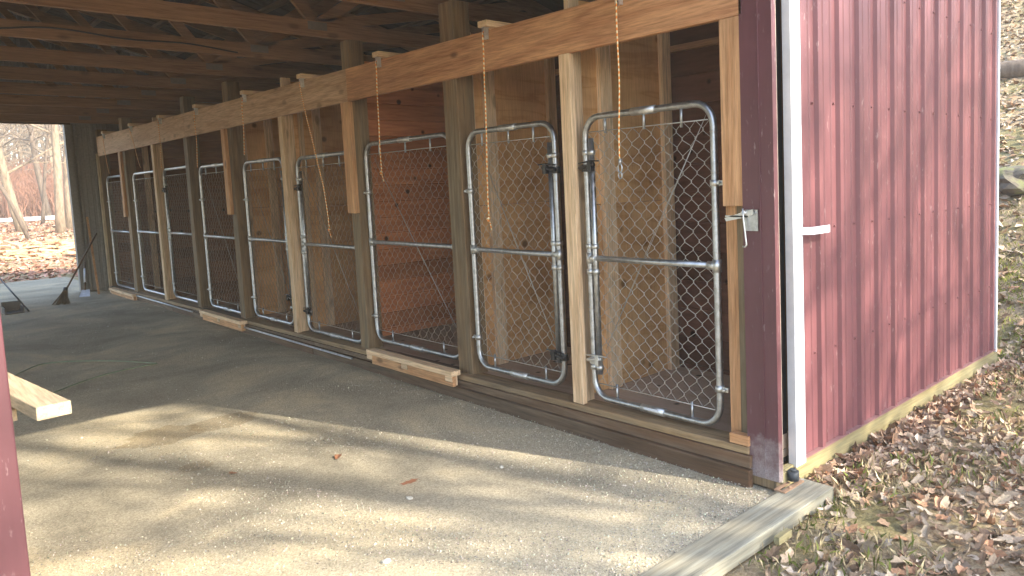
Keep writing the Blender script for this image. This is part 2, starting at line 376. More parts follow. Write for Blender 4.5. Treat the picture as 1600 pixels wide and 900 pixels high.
# gravel floor running through the barn and out at the far end
gx = np.linspace(-6.1, .02, 70); gy = np.linspace(-.075, 16.3, 190)
X, Y = np.meshgrid(gx, gy, indexing='ij')
Z = .004*np.sin(X*3.1+Y)*np.cos(Y*2.3) + .003*np.sin(X*7+2*Y)
Z -= .012*np.exp(-((X+.0)/.1)**2)
Yb = Y + (Y > 16.2)*(.5*(X+1.1)*.42) 
v = np.stack([X, Yb, Z], -1).reshape(-1, 3); i = np.arange(69)[:, None]*190 + np.arange(189)[None, :]
f = np.stack([i, i+190, i+191, i+1], -1).reshape(-1, 4)
g = np_mesh('gravel_floor', v, f, GRAVEL, smooth=True); g['kind'] = 'structure'

# ------------------------------------------------------------------ scatter
def scatter(name, tmpl_v, tmpl_f, pos, size, rot, cols, mat, label, cat, squash=None):
    N = len(pos); nv = len(tmpl_v[0]); T = np.array(tmpl_v)      # (kinds, nv, 3)
    kind = rng.integers(0, len(T), N); V = T[kind] * size[:, None, None]
    if squash is not None: V = V * squash[:, None, :]
    V = np.einsum('nij,nkj->nki', rot, V) + pos[:, None, :]
    F = np.array(tmpl_f)[None] + (np.arange(N)*nv)[:, None, None]
    o = np_mesh(name, V.reshape(-1, 3), F.reshape(-1, F.shape[-1]), mat, np.repeat(cols, nv, 0))
    tag(o, label, cat, kind='stuff'); return o
def rotm(yaw, px, py):
    cz, sz = np.cos(yaw), np.sin(yaw); cx, sx = np.cos(px), np.sin(px); c_, s_ = np.cos(py), np.sin(py); O = np.zeros_like(yaw); I = O+1
    Rz = np.stack([cz,-sz,O, sz,cz,O, O,O,I], -1).reshape(-1,3,3); Rx = np.stack([I,O,O, O,cx,-sx, O,sx,cx], -1).reshape(-1,3,3)
    Ry = np.stack([c_,O,s_, O,I,O, -s_,O,c_], -1).reshape(-1,3,3); return Rz@Rx@Ry
def leaf_templates(k, lobes=True):
    out = []
    for t in range(k):
        r_ = random.Random(t+5); n = 14; vs = [(0, 0, 0)]
        curl = r_.uniform(-.8, 1.6); fold = r_.uniform(-.4, 1.4)
        for j in range(n):
            a = 2*math.pi*j/n; rad = .5*(.62+.38*abs(math.cos(a)))
            if lobes and j % 2: rad *= r_.uniform(.66, .95)
            rad *= r_.uniform(.85, 1.1)
            x = rad*math.cos(a)*1.25; y = rad*math.sin(a)*.85
            vs.append((x, y, curl*.45*x*x + fold*.6*abs(y) + r_.uniform(-.04, .04)))
        out.append(vs)
    return out, [(0, 1+j, 1+(j+1) % n) for j in range(n)]
LT, LF = leaf_templates(24)
SIMP = [[(-.55,0,0),(0,-.3,.12),(.55,0,.05),(0,.3,.15)], [(-.5,-.1,.1),(.1,-.32,0),(.5,.05,.18),(-.05,.3,.02)], [(-.5,.05,.2),(0,-.25,0),(.5,0,.22),(.05,.28,.1)]]
PAL = np.array([[.44,.32,.21],[.38,.26,.17],[.28,.19,.12],[.50,.38,.26],[.52,.42,.30],[.22,.15,.10],[.42,.24,.14],[.38,.30,.22],[.56,.47,.36],[.34,.28,.21]])
def leafcols(n, warm=1.0, br=1.0):
    c = PAL[rng.integers(0, len(PAL), n)] * rng.uniform(.7, 1.15, (n, 1)) * br
    c[:, 0] *= warm; return np.clip(c, 0, .8)
def leaves(name, n, xr, yr, sz, label, lobed=True, warm=1., br=1., keep=None, tilt=.5):
    p = np.stack([rng.uniform(*xr, n), rng.uniform(*yr, n)], -1)
    if keep is not None: p = p[keep(p[:, 0], p[:, 1])]
    n = len(p); z = hgt(p[:, 0], p[:, 1]) + rng.uniform(.004, .028, n)
    pos = np.concatenate([p, z[:, None]], 1)
    return scatter(name, LT if lobed else SIMP, LF if lobed else [(0,1,2,3)], pos, rng.uniform(*sz, n), rotm(rng.uniform(0, 6.28, n), rng.normal(0, tilt, n), rng.normal(0, tilt, n)),
                   leafcols(n, warm, br), LEAFM, label, 'leaf litter')
def clump(x, y, s=1.3, th=-.15): return (np.sin(x*s*2.1+1.7*np.sin(y*1.3))*np.cos(y*s*1.9+x*.7) + .6*np.sin(5.1*x+2)*np.cos(4.3*y)) > th
offb = lambda x, y: ((y < -.26) | (x > .21)) & ((y < -.02) | (x > 3.46))
leaves('leaf_litter', 9500, (-.6, 4.8), (-2.4, .0), (.02, .072), 'brown dry oak leaves lying on the ground beside the red wall', keep=lambda x, y: offb(x, y) & (clump(x, y) | (rng.random(len(x)) < .22)))
leaves('large_leaves', 320, (-.6, 4.6), (-2.4, .0), (.06, .095), 'larger curled tan leaves strewn over the litter beside the barn', br=1.12, keep=lambda x, y: offb(x, y), tilt=.65)
# a drift against the skirt board
n = 700; px = rng.uniform(.25, 3.4, n); py = -.03 - np.abs(rng.normal(0, .09, n)); pz = hgt(px, py) + rng.uniform(.0, .05, n)*np.exp(py*4)
scatter('leaf_drift', LT, LF, np.stack([px, py, pz], -1), rng.uniform(.05, .10, n), rotm(rng.uniform(0, 6.28, n), rng.normal(0, .7, n), rng.normal(0, .7, n)), leafcols(n, 1.1, .95), LEAFM, 'curled brown leaves drifted against the skirt board under the red door', 'leaf litter')
leaves('hillside_leaves', 26000, (3.5, 17), (-3, 9), (.06, .13), 'fallen brown leaves covering the slope right of the barn', lobed=False, keep=lambda x, y: offb(x, y) & (x > 3.5), tilt=.45)
leaves('woodland_leaves', 24000, (-8, 12), (16.6, 40), (.08, .2), 'orange brown leaves on the ground beyond the far doorway', lobed=False, warm=1.35, br=.85, tilt=.4, keep=lambda x, y: y > 16.5+.21*(x+1.1))
# grass tufts
n = 34000; px = rng.uniform(-.6, 6.5, n); py = rng.uniform(-2.6, 1.0, n)
k = offb(px, py) & ((np.sin(px*2.3+1)*np.cos(py*2.9) + .5*np.sin(px*6+py*5)) > -.1); px, py = px[k], py[k]; n = len(px)
T = [[(-.02,0,0),(.02,0,0),(.012,.18,.6),(0,.55,.95)], [(-.02,0,0),(.02,0,0),(.02,-.1,.55),(.06,.1,1.)], [(-.02,0,0),(.02,0,0),(-.02,.5,.4),(.0,1.,.45)]]
gc = np.where(rng.random((n, 1)) < .35, np.array([[.17,.20,.05]]), np.array([[.52,.43,.25]])) * rng.uniform(.6, 1.2, (n, 1))
scatter('grass_tufts', T, [(0,1,2,3)], np.stack([px, py, hgt(px, py)], -1), rng.uniform(.03, .075, n), rotm(rng.uniform(0, 6.28, n), rng.normal(0, .3, n), rng.normal(0, .3, n)), gc, GRASSM, 'short dry and green grass among the leaves', 'grass')
# gravel stones
OCT = [(1,0,0),(0,1,0),(-1,0,0),(0,-1,0),(0,0,1),(0,0,-1)]; OF = [(0,1,4),(1,2,4),(2,3,4),(3,0,4),(1,0,5),(2,1,5),(3,2,5),(0,3,5)]
OT = []
for t in range(8):
    r_ = random.Random(t); OT.append([tuple(c*r_.uniform(.6, 1.15)+r_.uniform(-.2, .2) for c in q) for q in OCT])
def stones(name, n, xr, yf, s, label, c0=(.45,.42,.34)):
    px = rng.uniform(*xr, n); py = yf(n); pz = rng.uniform(-.001, .001, n)
    cc = np.array([c0]) * rng.uniform(.45, 1.5, (n, 1)) * (1 + rng.normal(0, .05, (n, 3)))
    sz = s[0] + (s[1]-s[0])*rng.power(.35, n)
    scatter(name, OT, OF, np.stack([px, py, pz], -1), sz, rotm(rng.uniform(0, 6.28, n), rng.uniform(0, 3, n), rng.uniform(0, 3, n)), np.clip(cc, .05, .75), STONEM, label, 'gravel', np.repeat([[1,1,.7]], n, 0))
stones('gravel_chips', 42000, (-2.9, -.03), lambda n: -.06 + 3.9*rng.beta(.9, 1.9, n), (.0016, .0062), 'fine pale stone chips covering the barn floor')
stones('far_gravel', 4000, (-2.9, .0), lambda n: rng.uniform(3.4, 16.2, n), (.002, .0075), 'loose stones on the floor deep in the barn')

# ------------------------------------------------------------------ barn shell
XL, XR, YF, YB = -6.2, 3.42, .06, 13.1
cxm = (XL+XR)/2; PIT = .30; EAVE = 2.93
def roofz(x): return EAVE + .14 + (1 - abs(x-cxm)/((XR-XL)/2)) * PIT*(XR-XL)/2
def ribbed(along0, along1, z0, z1f, place, pitch=.2286, th=.021, minor=True, off=0.0):
    """ribbed sheet: profile along one axis, extruded in z; place(a, d, z) -> point"""
    mb = MB(); prof = []
    a = along0
    k0 = math.floor((along0-off)/pitch)-1; pts = []
    for k in range(k0, int((along1-off)/pitch)+3):
        c = off + k*pitch
        pts += [(c-.027, 0), (c-.015, th), (c+.015, th), (c+.027, 0)]
        if minor:
            for q in (.077, .152): pts += [(c+q-.012, 0), (c+q-.006, .005), (c+q+.006, .005), (c+q+.012, 0)]
    pts = [p_ for p_ in pts if along0 < p_[0] < along1]
    pts = [(along0, 0)] + pts + [(along1, 0)]
    vs = []
    for a, d in pts:
        vs.append(place(a, d, z0)); vs.append(place(a, d, z1f(a)))
    mb.add(vs, [(2*i, 2*i+2, 2*i+3, 2*i+1) for i in range(len(pts)-1)])
    return mb
barn = thing('barn', 'pole barn with maroon ribbed metal walls and timber roof, left side opened for sky light', 'barn', (cxm, 6.5, 0))
# gable wall front (right part behind the sliding door, left part, and over the opening)
ribbed(.16, XR, .10, lambda x: roofz(x)+.15, lambda a, d, z: (a, YF+.036-d*.6, z)).build('wall', MAROON, barn)
ribbed(XL, -2.92, .0, lambda x: roofz(x)+.15, lambda a, d, z: (a, YF-d, z)).build('wall', MAROON, barn)
ribbed(-2.86, .24, 2.98, lambda x: roofz(x)+.15, lambda a, d, z: (a, YF-d, z)).build('gable', MAROON, barn)
B((-2.9, YF-.05, 2.85), (.17, YF+.10, 3.0)).build('door_header', MAROON_J, barn)
# back gable
ribbed(-.37, XR, -.02, lambda x: roofz(x)+.15, lambda a, d, z: (a, YB-.06-d, z)).build('wall', WALLI, barn)
ribbed(XL, -3.1, -.02, lambda x: roofz(x)+.15, lambda a, d, z: (a, YB-.06-d, z)).build('wall', WALLI, barn)
ribbed(-3.1, -.37, 2.93, lambda x: roofz(x)+.15, lambda a, d, z: (a, YB-.06-d, z)).build('wall', WALLI, barn)
MB().box((-.385, YB-.13, 0), (-.30, YB+.0, 2.93)).box((-.30, YB-.13, 2.80), (-.05, YB-.09, 2.93)).build('door_jamb', WALLI, barn)
B((-3.1, YB-.14, 2.78), (-.30, YB-.10, 2.93)).build('door_header', W_dark('x'), barn)
# side walls
ribbed(YF, YB, -.02, lambda y: EAVE+.29, lambda a, d, z: (XR+d*.8, a, z)).build('wall', MAROON, barn)
ribbed(YF, YB, 2.35, lambda y: EAVE+.29, lambda a, d, z: (XL-.02-d*.8, a, z)).build('wall', MAROON, barn)  # unseen left side opened below this strip to let sky light in
for k_ in range(6): B((XL, .1+2.55*k_, -.1), (XL+.14, .24+2.55*k_, 2.76)).build('eave_post', W_old('z'), barn)
# roof sheets and purlins
for s_ in (-1, 1):
    hw = (XR-XL)/2 + .35
    mb = MB(); pts = []
    y = YF-.35
    vs = []; n_ = 0
    while y < YB+.35:
        for dy, dz in ((0, 0), (.16, 0), (.178, .018), (.21, .018)):
            for t in (0, 1):
                x = cxm + s_*hw*t; vs.append((x, y+dy, EAVE+.20 + (1-t)*PIT*hw + dz - .0))
            n_ += 1
        y += .2286
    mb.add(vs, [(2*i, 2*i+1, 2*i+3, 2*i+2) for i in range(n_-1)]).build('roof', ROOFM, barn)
    mb = MB()
    for k_ in range(9):
        t = (k_+.3)/9; x = cxm + s_*hw*t; z = EAVE+.20 + (1-t)*PIT*hw - .035
        mb.beam((x, YF, z), (x, YB, z), .09, .04)
    mb.build('purlins', W_dark('y'), barn)

# trusses
HALF = (XR-XL)/2
tys = [1.6+1.2*i for i in range(10)]
ords = ['first', 'second', 'third', 'fourth', 'fifth', 'sixth', 'seventh', 'eighth', 'ninth', 'tenth']
for i, ty in enumerate(tys):
    t = thing('roof_truss', f'timber roof truss with diagonal webs, {ords[i]} counted from the front doorway', 'roof truss', (cxm, ty, EAVE-.2), 'timber trusses under the roof')
    zb = 2.76
    B((XL+.02, ty-.019, zb), (XR-.02, ty+.019, zb+.125)).build('bottom_chord', W_truss('x'), t, bevel=.003)
    for s_ in (-1, 1):
        MB().beam((cxm+s_*HALF*.995, ty, zb+.17), (cxm, ty, zb+.13+PIT*HALF-.03), .038, .13).build('top_chord', W_truss('x'), t)
    top = lambda x: zb+.12+PIT*(HALF-abs(x-cxm))
    nodes = [-.2, 2*cxm+.2]
    segs = [(-.2, cxm+.02), (-.2, .9), (-.2, 2.0), (2*cxm+.2, cxm-.02), (2*cxm+.2, 2*cxm-.9), (2*cxm+.2, 2*cxm-2.0)]
    for a, b in segs:
        MB().beam((a, ty, zb+.09), (b, ty, top(b)), .034, .088).build('web', W_truss('x'), t)
    for q in nodes:
        B((q-.08, ty-.0205, zb+.05), (q+.08, ty+.0205, zb+.115)).build('nail_plate', STEELD, t)
c = MB(); pts = []
for k_ in range(40):
    x = -2.6 + 2.2*k_/39; pts.append((x, 5.2-.026, 2.82+.02*math.sin(x*3.2)+.018*math.sin(x*6.1)))
tag(c.tube(pts, .007, 6).build('electric_cable', BLACK), 'dark cable stapled along the side of the fourth roof truss', 'cable')

# ------------------------------------------------------------------ door posts and sliding door
jp = thing('door_post', 'maroon metal wrapped door post right of the barn opening', 'post', (.06, .02, 0))
mb = MB().box((0, -.072, .045), (.008, .102, 2.86)).box((0.008, -.072, .045), (.035, -.066, 2.86))
mb.box((-.006, -.002, .05), (0.0, .004, 2.86)).build('metal_cover', MAROON_J, jp, bevel=.001)
B((.035, -.064, .03), (.05, .05, 2.86)).build('edge_strip', metal('beige_strip', (.55,.47,.38), .6, 0), jp)
B((.052, .062, .03), (.30, .092, 2.86)).build('gap_backing', metal('black_gap_strip', (.022,.02,.02), .7, 0), jp)  # very dark strip behind the gap between post and door
B((.010, -.05, .0), (.05, .09, .10)).build('post_foot', W_old('z'), jp)
dl = thing('sliding_door', 'large maroon ribbed sliding door with white edge trim, parked open against the wall', 'sliding door', (1.85, 0, .05))
zbt = .045
ribbed(.30, 3.345, zbt+.004, lambda x: 2.84, lambda a, d, z: (a, .013-d, z), off=.5008+.056).build('panel', MAROON, dl)
B((.300, .014, zbt+.01), (3.345, .045, 2.83)).build('door_core', DARKGAP, dl)
mb = MB().box((.258, -.016, zbt-.02), (.298, .030, 2.85)).box((.298, -.016, zbt-.02), (.352, -.0102, 2.85))
mb.build('side_trim', WHITE, dl, bevel=.002)
MB().box((3.345, -.014, zbt-.02), (3.375, .052, 2.85)).build('side_trim', WHITE, dl, bevel=.002)
B((.352, -.014, zbt-.004), (3.345, .012, zbt+.0035)).build('bottom_trim', painted('dirty_trim', (.22,.12,.115), .9), dl)
hd = MB()
hp = [(.33, -.018), (.345, -.030), (.375, -.060), (.52, -.066), (.548, -.060), (.556, -.045)]
vs = []
for (a, b) in hp: vs += [(a, b, 1.200), (a, b, 1.238), (a+.004, b+.004, 1.238), (a+.004, b+.004, 1.200)]
hd.add(vs, [(4*i+j, 4*i+(j+1) % 4, 4*i+4+(j+1) % 4, 4*i+4+j) for i in range(len(hp)-1) for j in range(4)] + [(0,1,2,3)])
hd.build('handle', WHITE, dl)
scm = None
rows = [.568, 1.2157, 1.8655, 2.5133]
for rz in rows:
    for k_ in range(13):
        x = .5008 + .2286*k_
        if scm is None:
            mb = MB().tube([(0,.006,0), (0,-.003,0)], .0085, 10).tube([(0,-.003,0), (0,-.009,0)], .0055, 6)
            scm = mb.build('screw', metal('painted_screw', (.20,.085,.09), .35, .2)); scm.parent = dl; scm.location = (x-1.85, .011, rz-.05)
        else:
            s_ = scm.copy(); col.objects.link(s_); s_.parent = dl; s_.location = (x-1.85+random.uniform(-.004,.004), .011, rz-.05+random.uniform(-.006,.006))
# fix screws: put on the flats (panel is shifted by half rib)
sb = B((.17, .0, -.10), (3.43, .040, .038)); tag(sb.build('skirt_board', W_tan('x'), bevel=.003), 'long yellowish treated skirt board under the maroon sliding door', 'board')
trk = thing('door_track', 'galvanised sliding door track above the barn opening', 'door track', (.2, -.03, 2.9))
B((-3.0, -.06, 2.88), (3.4, -.01, 2.95)).build('rail', GALV, trk); 
# threshold
th = MB().box((-3.2, -.252, -.055), (.19, -.078, .012))
tag(th.build('threshold_board', W_grey('x'), bevel=.004), 'grey green weathered treated plank on the ground across the doorway', 'board')
dg = thing('door_guide', 'black rubber guide roller on a rusty bracket at the foot of the red door post', 'door guide', (.11, -.12, .01))
MB().disc((.105, -.085, .052), (0,0,1), .028, .044, 20).disc((.105,-.085,.078), (0,0,1), .017, .012, 14).build('roller', RUBBER, dg)
MB().box((-.02, -.118, .0125), (.15, -.098, .020)).box((-.02, -.075, .0125), (.09, -.060, .020)).box((-.028, -.118, .0125), (-.018, -.060, .020)).disc((.03,-.108,.024),(0,0,1),.008,.010,6).build('bracket', metal('rusty_steel', (.40,.26,.17), .7, .4), dg)
tag(MB().box((.055, -.062, .012), (.10, -.02, .07)).build('wood_wedge', W_tan('z'), bevel=.003), 'small split wood wedge between the door post and the guide roller', 'wedge')
# left jamb
lj = thing('door_post', 'maroon metal covered door post at the left edge of the barn opening', 'post', (-2.86, 0, 0))
MB().box((-2.93, -.02, .0), (-2.80, .13, 2.86)).build('metal_cover', MAROON_J, lj, bevel=.004)
B((-2.935, -.028, .0), (-2.925, .02, 2.86)).build('edge_trim', MAROON, lj)

# ------------------------------------------------------------------ kennel framing
def sill(y): return .185 - .0085*y
posts = [(.025, .165, 'beside the maroon door post'), (2.445, 2.615, 'between the second and third gates'), (3.96, 4.095, 'left of the reddish plank stall'), (6.78, 6.93, 'between the fifth and sixth gates'),
         (8.28, 8.42, 'between the sixth and seventh gates'), (11.25, 11.42, 'between the eighth and ninth gates'), (12.84, 12.98, 'at the far end of the stall row')]
ptop = [2.76, 2.785, 2.76, 2.76, 2.76, 2.76, 2.70]
for (a, b, wh), zt in zip(posts, ptop):
    o = MB().box((.040, a, -.05), (.180, b, zt)).build('square_post', W_old('z'), org=(.11, (a+b)/2, 0), bevel=.005)
    tag(o, 'weathered square timber post ' + wh, 'post', 'square posts of the stall row')
# end strip on the last post
tag(B((-.0, 12.84, .0), (.038, 12.90, 2.30)).build('timber_batten', W_cream('z'), org=(0,12.83,0), bevel=.003), 'thin pale batten standing at the far end of the stall row', 'batten')
divs = [(1.262, 1.350, 'between the first and second gates'), (5.30, 5.388, 'between the fourth and fifth gates'), (9.60, 9.69, 'between the seventh and eighth gates')]
for a, b, wh in divs:
    o = B((0, a, sill(a)+.001), (.038, b, 2.249)).build('stud', W_pale('z'), org=(.02, (a+b)/2, sill(a)), bevel=.003)
    tag(o, 'pale new timber stud standing on the sill ' + wh, 'stud', 'pale studs between gates')
    o2 = B((.040, a+.030, sill(a)+.001), (.127, a+.068, 2.62)).build('stud', W_pale('z'), org=(.08, a+.04, sill(a)), bevel=.003)
    tag(o2, 'pale stud set edgewise behind the front stud ' + wh, 'stud', 'backing studs between gates')
# header beam in three lengths
for a, b, lab in ((.085, 3.955, 'near length, reddish and knotty'), (3.958, 8.20, 'middle length'), (8.203, 12.74, 'far length, dusty')):
    mb = MB(); z0a, z0b, z1a, z1b = 2.25, 2.25, 2.49+.006*a, 2.49+.006*b
    mb.add([(0,a,z0a),(.038,a,z0a),(.038,b,z0b),(0,b,z0b),(0,a,z1a),(.038,a,z1a),(.038,b,z1b),(0,b,z1b)], [(0,3,2,1),(4,5,6,7),(0,1,5,4),(1,2,6,5),(2,3,7,6),(3,0,4,7)])
    o = mb.build('header_beam', W_beam('y') if a < 3 else W_dusty('y'), org=(0, (a+b)/2, 2.25), bevel=.003)
    tag(o, 'wide plank header over the gates, ' + lab, 'beam', 'header planks over the gates')
for a, b, zb_, x0, m_, wh in ((.100, .215, 1.362, .0, W_fresh('z'), 'against the maroon door post'), (3.945, 4.085, 1.32, .0, W_fresh('z'), 'left of the reddish plank stall'),
                  (6.86, 6.965, 1.30, .0, W_fresh('z'), 'between the fifth and sixth gates'), (11.36, 11.47, 1.25, .0, W_fresh('z'), 'between the eighth and ninth gates')):
    o = B((x0, a, zb_), (x0+.038, b, 2.2485)).build('support_block', m_, org=(.02, (a+b)/2, zb_), bevel=.003)
    tag(o, 'short orange brown board hanging under the header ' + wh, 'board', 'support boards under the header')
# jack timber beside near post
o = B((.052, .170, .20), (.090, .235, 2.24)).build('jack_stud', W_fresh('z'), org=(.07,.2,.2), bevel=.003); tag(o, 'orange brown stud between the first gate and the near square post', 'stud')
# sills
L = [(0.09, 2.56, 'under the first two gates'), (3.80, 6.85, 'under the fourth and fifth gates'), (8.14, 11.57, 'under the seventh and eighth gates')]
def slab(x0, x1, a, b, z0a, z0b, z1a, z1b):
    return MB().add([(x0,a,z0a),(x1,a,z0a),(x1,b,z0b),(x0,b,z0b),(x0,a,z1a),(x1,a,z1a),(x1,b,z1b),(x0,b,z1b)], [(0,3,2,1),(4,5,6,7),(0,1,5,4),(1,2,6,5),(2,3,7,6),(3,0,4,7)])
for a, b, wh in L:
    o = slab(-.012, .125, a, b, sill(a)-.038, sill(b)-.038, sill(a), sill(b)).build('sill_plank', wood('y', c=(.50,.36,.20), d=(.34,.22,.11), knot=.5, weather=.35, wc=(.26,.19,.12), key='sill'), org=(0,(a+b)/2,.1), bevel=.004)
    tag(o, 'pale sill plank ' + wh, 'sill', 'sill planks under the gates')
for a, b, wh in ((2.56, 3.80, 'third'), (6.85, 8.14, 'sixth'), (11.57, 12.72, 'ninth')):
    o = slab(.0, .125, a, b, sill(a)-.038, sill(b)-.038, sill(a), sill(b)).build('sill_plank', W_dark('y'), org=(0,(a+b)/2,.1)); tag(o, f'dark worn sill plank under the {wh} gate', 'sill', 'sill planks under the gates')
for a, b, wh in ((.075, 4.9, 'near'), (4.905, 9.2, 'middle'), (9.205, 12.78, 'far')):
    o = slab(-.022, .016, a, b, .082-.002*a, .082-.002*b, sill(a)-.041, sill(b)-.041).build('skirt_plank', W_dark('y'), org=(0,(a+b)/2,.05), bevel=.004); tag(o, f'upper dark stained skirt plank below the sills, {wh} length', 'board', 'dark skirt planks of the stall row')
    o = slab(-.042, -.004, a-.005, b-.008, -.03, -.03, .079-.002*a, .079-.002*b).build('skirt_plank', W_dark('y'), org=(0,(a+b)/2,.0), bevel=.006); tag(o, f'lower dark stained skirt plank on the gravel, {wh} length', 'board', 'dark skirt planks of the stall row')
o = B((-.014, .086, sill(0)+.002), (.036, .20, sill(0)+.052)).build('corner_block', W_fresh('y'), org=(0,.14,.19), bevel=.004); tag(o, 'small wood block on the sill end against the maroon door post', 'block')
# steps
for nm, a, b, zt in (('third', 2.50, 3.73, .205), ('sixth', 6.56, 7.90, .138), ('ninth', 10.95, 12.40, .085)):
    t = thing('step_ledge', f'protruding new wood ledge under the {nm} gate', 'ledge', (-.07, (a+b)/2, 0), 'wood ledges under gates')
    B((-.105, a, zt-.038), (-.024, b, zt)).build('top_plank', W_pale('y'), t, bevel=.004)
    B((-.088, a+.01, zt-.115), (-.060, b-.06, zt-.0395)).build('front_plank', W_fresh('y'), t, bevel=.003)
    for q in (a+.012, (a+b)/2, b-.07):
        B((-.093, q, zt-.080), (-.0885, q+.085, zt-.0385)).build('cleat', W_pale('y'), t)
    for q in (a+.015, b-.06):
        B((-.058, q, zt-.11), (-.044, q+.05, zt-.0395)).build('leg', W_pale('z'), t)
for a, b, x, z, wh in ((4.1, 6.6, -.05, .066, 'fourth and fifth'), (8.35, 11.3, -.05, .066, 'seventh and eighth')):
    o = MB().tube([(x, a, z), (x, b, z-.004)], .011, 8).build('drain_pipe', GALV, org=(x, (a+b)/2, z)); tag(o, f'thin grey pipe along the skirt planks below the {wh} gates', 'pipe', 'pipes along the skirt planks')

# kennel floor
o = slab(.126, 1.10, .06, 12.85, .06, .0, sill(0)-.006, sill(12.85)-.006).build('wooden_deck', planks('deck', (.62,.50,.38), (.50,.38,.27), .14, 'y'), org=(.6, 6.4, .1)); tag(o, 'worn plywood deck floor inside the stalls', 'floor')
# back wall
bw = thing('back_wall', 'dark brown plank wall at the back of the stalls', 'wall', (1.12, 6.4, 0))
B((1.075, .06, .0), (1.10, 12.9, 2.72)).build('planking', DARKP, bw); B((1.03, .10, 2.36), (1.073, 12.8, 2.40)).build('rail', W_truss('y'), bw)
B((1.03, .10, 2.60), (1.073, 12.8, 2.70)).build('rail', W_dark('y'), bw)
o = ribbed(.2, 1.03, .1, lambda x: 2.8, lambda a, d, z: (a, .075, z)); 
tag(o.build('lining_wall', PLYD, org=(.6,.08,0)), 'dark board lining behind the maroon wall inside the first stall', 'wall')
# partitions: (y, material, studs (x0,x1), label)
parts = [(1.39, PLY, [(.345,.445),(.945,1.035)], 'plywood partition wall with studs between the first and second stalls'),
         (2.56, PLY, [(.186,.24),(.336,.43),(.95,1.035)], 'plywood partition wall with studs between the second and third stalls'),
         (4.0, REDP, [], 'reddish knotty plank partition wall left of the third gate'),
         (5.43, PLY, [(.208,.25),(.353,.43),(.95,1.035)], 'plywood partition wall seen through the fourth gate'),
         (6.86, PLY, [(.185,.22),(.436,.52)], 'plywood partition wall seen through the fifth gate'),
         (8.34, BROWNP, [], 'brown plank partition wall seen through the sixth gate'),
         (9.73, BROWNP, [], 'brown plank partition wall seen through the seventh gate'),
         (11.36, BROWNP, [(.3,.38)], 'brown plank partition wall seen through the eighth gate'),
         (12.86, BROWNP, [], 'brown plank end wall seen through the ninth gate')]
for py, m_, st, lab in parts:
    t = thing('partition_wall', lab, 'wall', (.6, py, sill(py)))
    gap = .075 if m_ is REDP else 0
    x0 = .185 if any(a <= py <= b for a, b, _ in posts) else .13
    if m_ is PLY:
        B((x0, py, sill(py)), (1.07, py+.016, 1.36)).build('sheet', PLY, t); B((x0, py, 1.364), (1.07, py+.016, 2.60)).build('sheet', PLY, t)
    else:
        B((x0, py, sill(py)+gap), (1.07, py+.02, 2.60)).build('sheet', m_, t)
    for a, b in st:
        B((a, py-.040, sill(py)), (b, py-.002, 2.60)).build('stud', W_pale('z'), t, bevel=.003)
    B((x0, py-.03, 2.602), (1.07, py+.05, 2.64)).build('top_plate', W_dark('x'), t)

# ------------------------------------------------------------------ gates
GX = .062; PR = .0185
def rrect(y0, y1, z0, z1, r, n=6):
    pts = []
    for (cy_, cz_, a0) in ((y1-r, z1-r, 0), (y0+r, z1-r, 90), (y0+r, z0+r, 180), (y1-r, z0+r, 270)):
        for k_ in range(n+1):
            a = R(a0+90*k_/n); pts.append((GX, cy_+r*math.cos(a), cz_+r*math.sin(a)))
    return pts
def closed_tube(pts, r, n):
    mb = MB(); k = len(pts); P = [Vector(p) for p in pts]; vs = []
    for i in range(k):
        t = (P[(i+1) % k]-P[i-1]).normalized(); x = Vector((1,0,0)); y = t.cross(x)
        for j in range(n): a = 2*math.pi*j/n; vs.append(P[i]+(x*math.cos(a)+y*math.sin(a))*r)
    return mb.add(vs, [(i*n+j, i*n+(j+1) % n, ((i+1) % k)*n+(j+1) % n, ((i+1) % k)*n+j) for i in range(k) for j in range(n)], True)
def chain(y0, y1, z0, z1, W=.0865):
    mb = MB(); h = W/2; nw = int((y1-y0)/h); sy = (y1-y0)/nw; ns = int((z1-z0)/h); sz = (z1-z0)/ns; r = .0017
    rr_ = random.Random(int(y0*100))
    jit = {}
    def J(i, k):
        if (i, k) not in jit: jit[(i, k)] = (rr_.gauss(0, .0016), rr_.gauss(0, .0018), rr_.gauss(0, .003))
        return jit[(i, k)]
    for i in range(nw):
        pts = []
        for k in range(ns+1):
            side = (k+i) % 2
            j = J(i+side, k)
            y = y0+(i+side)*sy + j[0]; z = z0+k*sz + j[1]
            x = GX + j[2] + (.003 if (k % 2) else -.003)
            dz = .006
            sgn = -1 if side else 1     # rounded knuckle
            if 0 < k < ns:
                pts += [(x, y+sgn*(-.0)+ (0), z-dz), (x, y - sgn*0 + (.003 if side else -.003), z), (x, y, z+dz)]
            else: pts.append((x, y, z))
        mb.tube(pts, r, 4, cap=False)
    return mb
gates = [  # y near, y far, z0, z1, description, latch side, depth
 (.285, 1.235, .205, 1.895, 'nearest the red door, black latch on its left bar', 'L', .062),
 (1.465, 2.395, .222, 1.895, 'second from the red door, left of the pale stud', 'R', .062),
 (2.630, 3.930, .215, 1.91, 'third from the red door, in front of the reddish plank wall', '', .110),
 (4.110, 5.270, .150, 1.86, 'fourth from the red door, behind the hanging support board', 'L', .098),
 (5.560, 6.640, .155, 1.88, 'fifth from the red door, in front of plywood with two studs', 'R', .100),
 (6.950, 8.130, .130, 1.895, 'sixth from the red door, between two weathered posts', '', .110),
 (8.440, 9.590, .130, 1.92, 'seventh from the red door, left bar beside a pale stud', 'L', .100),
 (9.740, 11.13, .110, 1.915, 'eighth from the red door, in the dark part of the row', '', .100),
 (11.44, 12.78, .070, 1.915, 'ninth and last from the red door, at the far end', '', .100)]
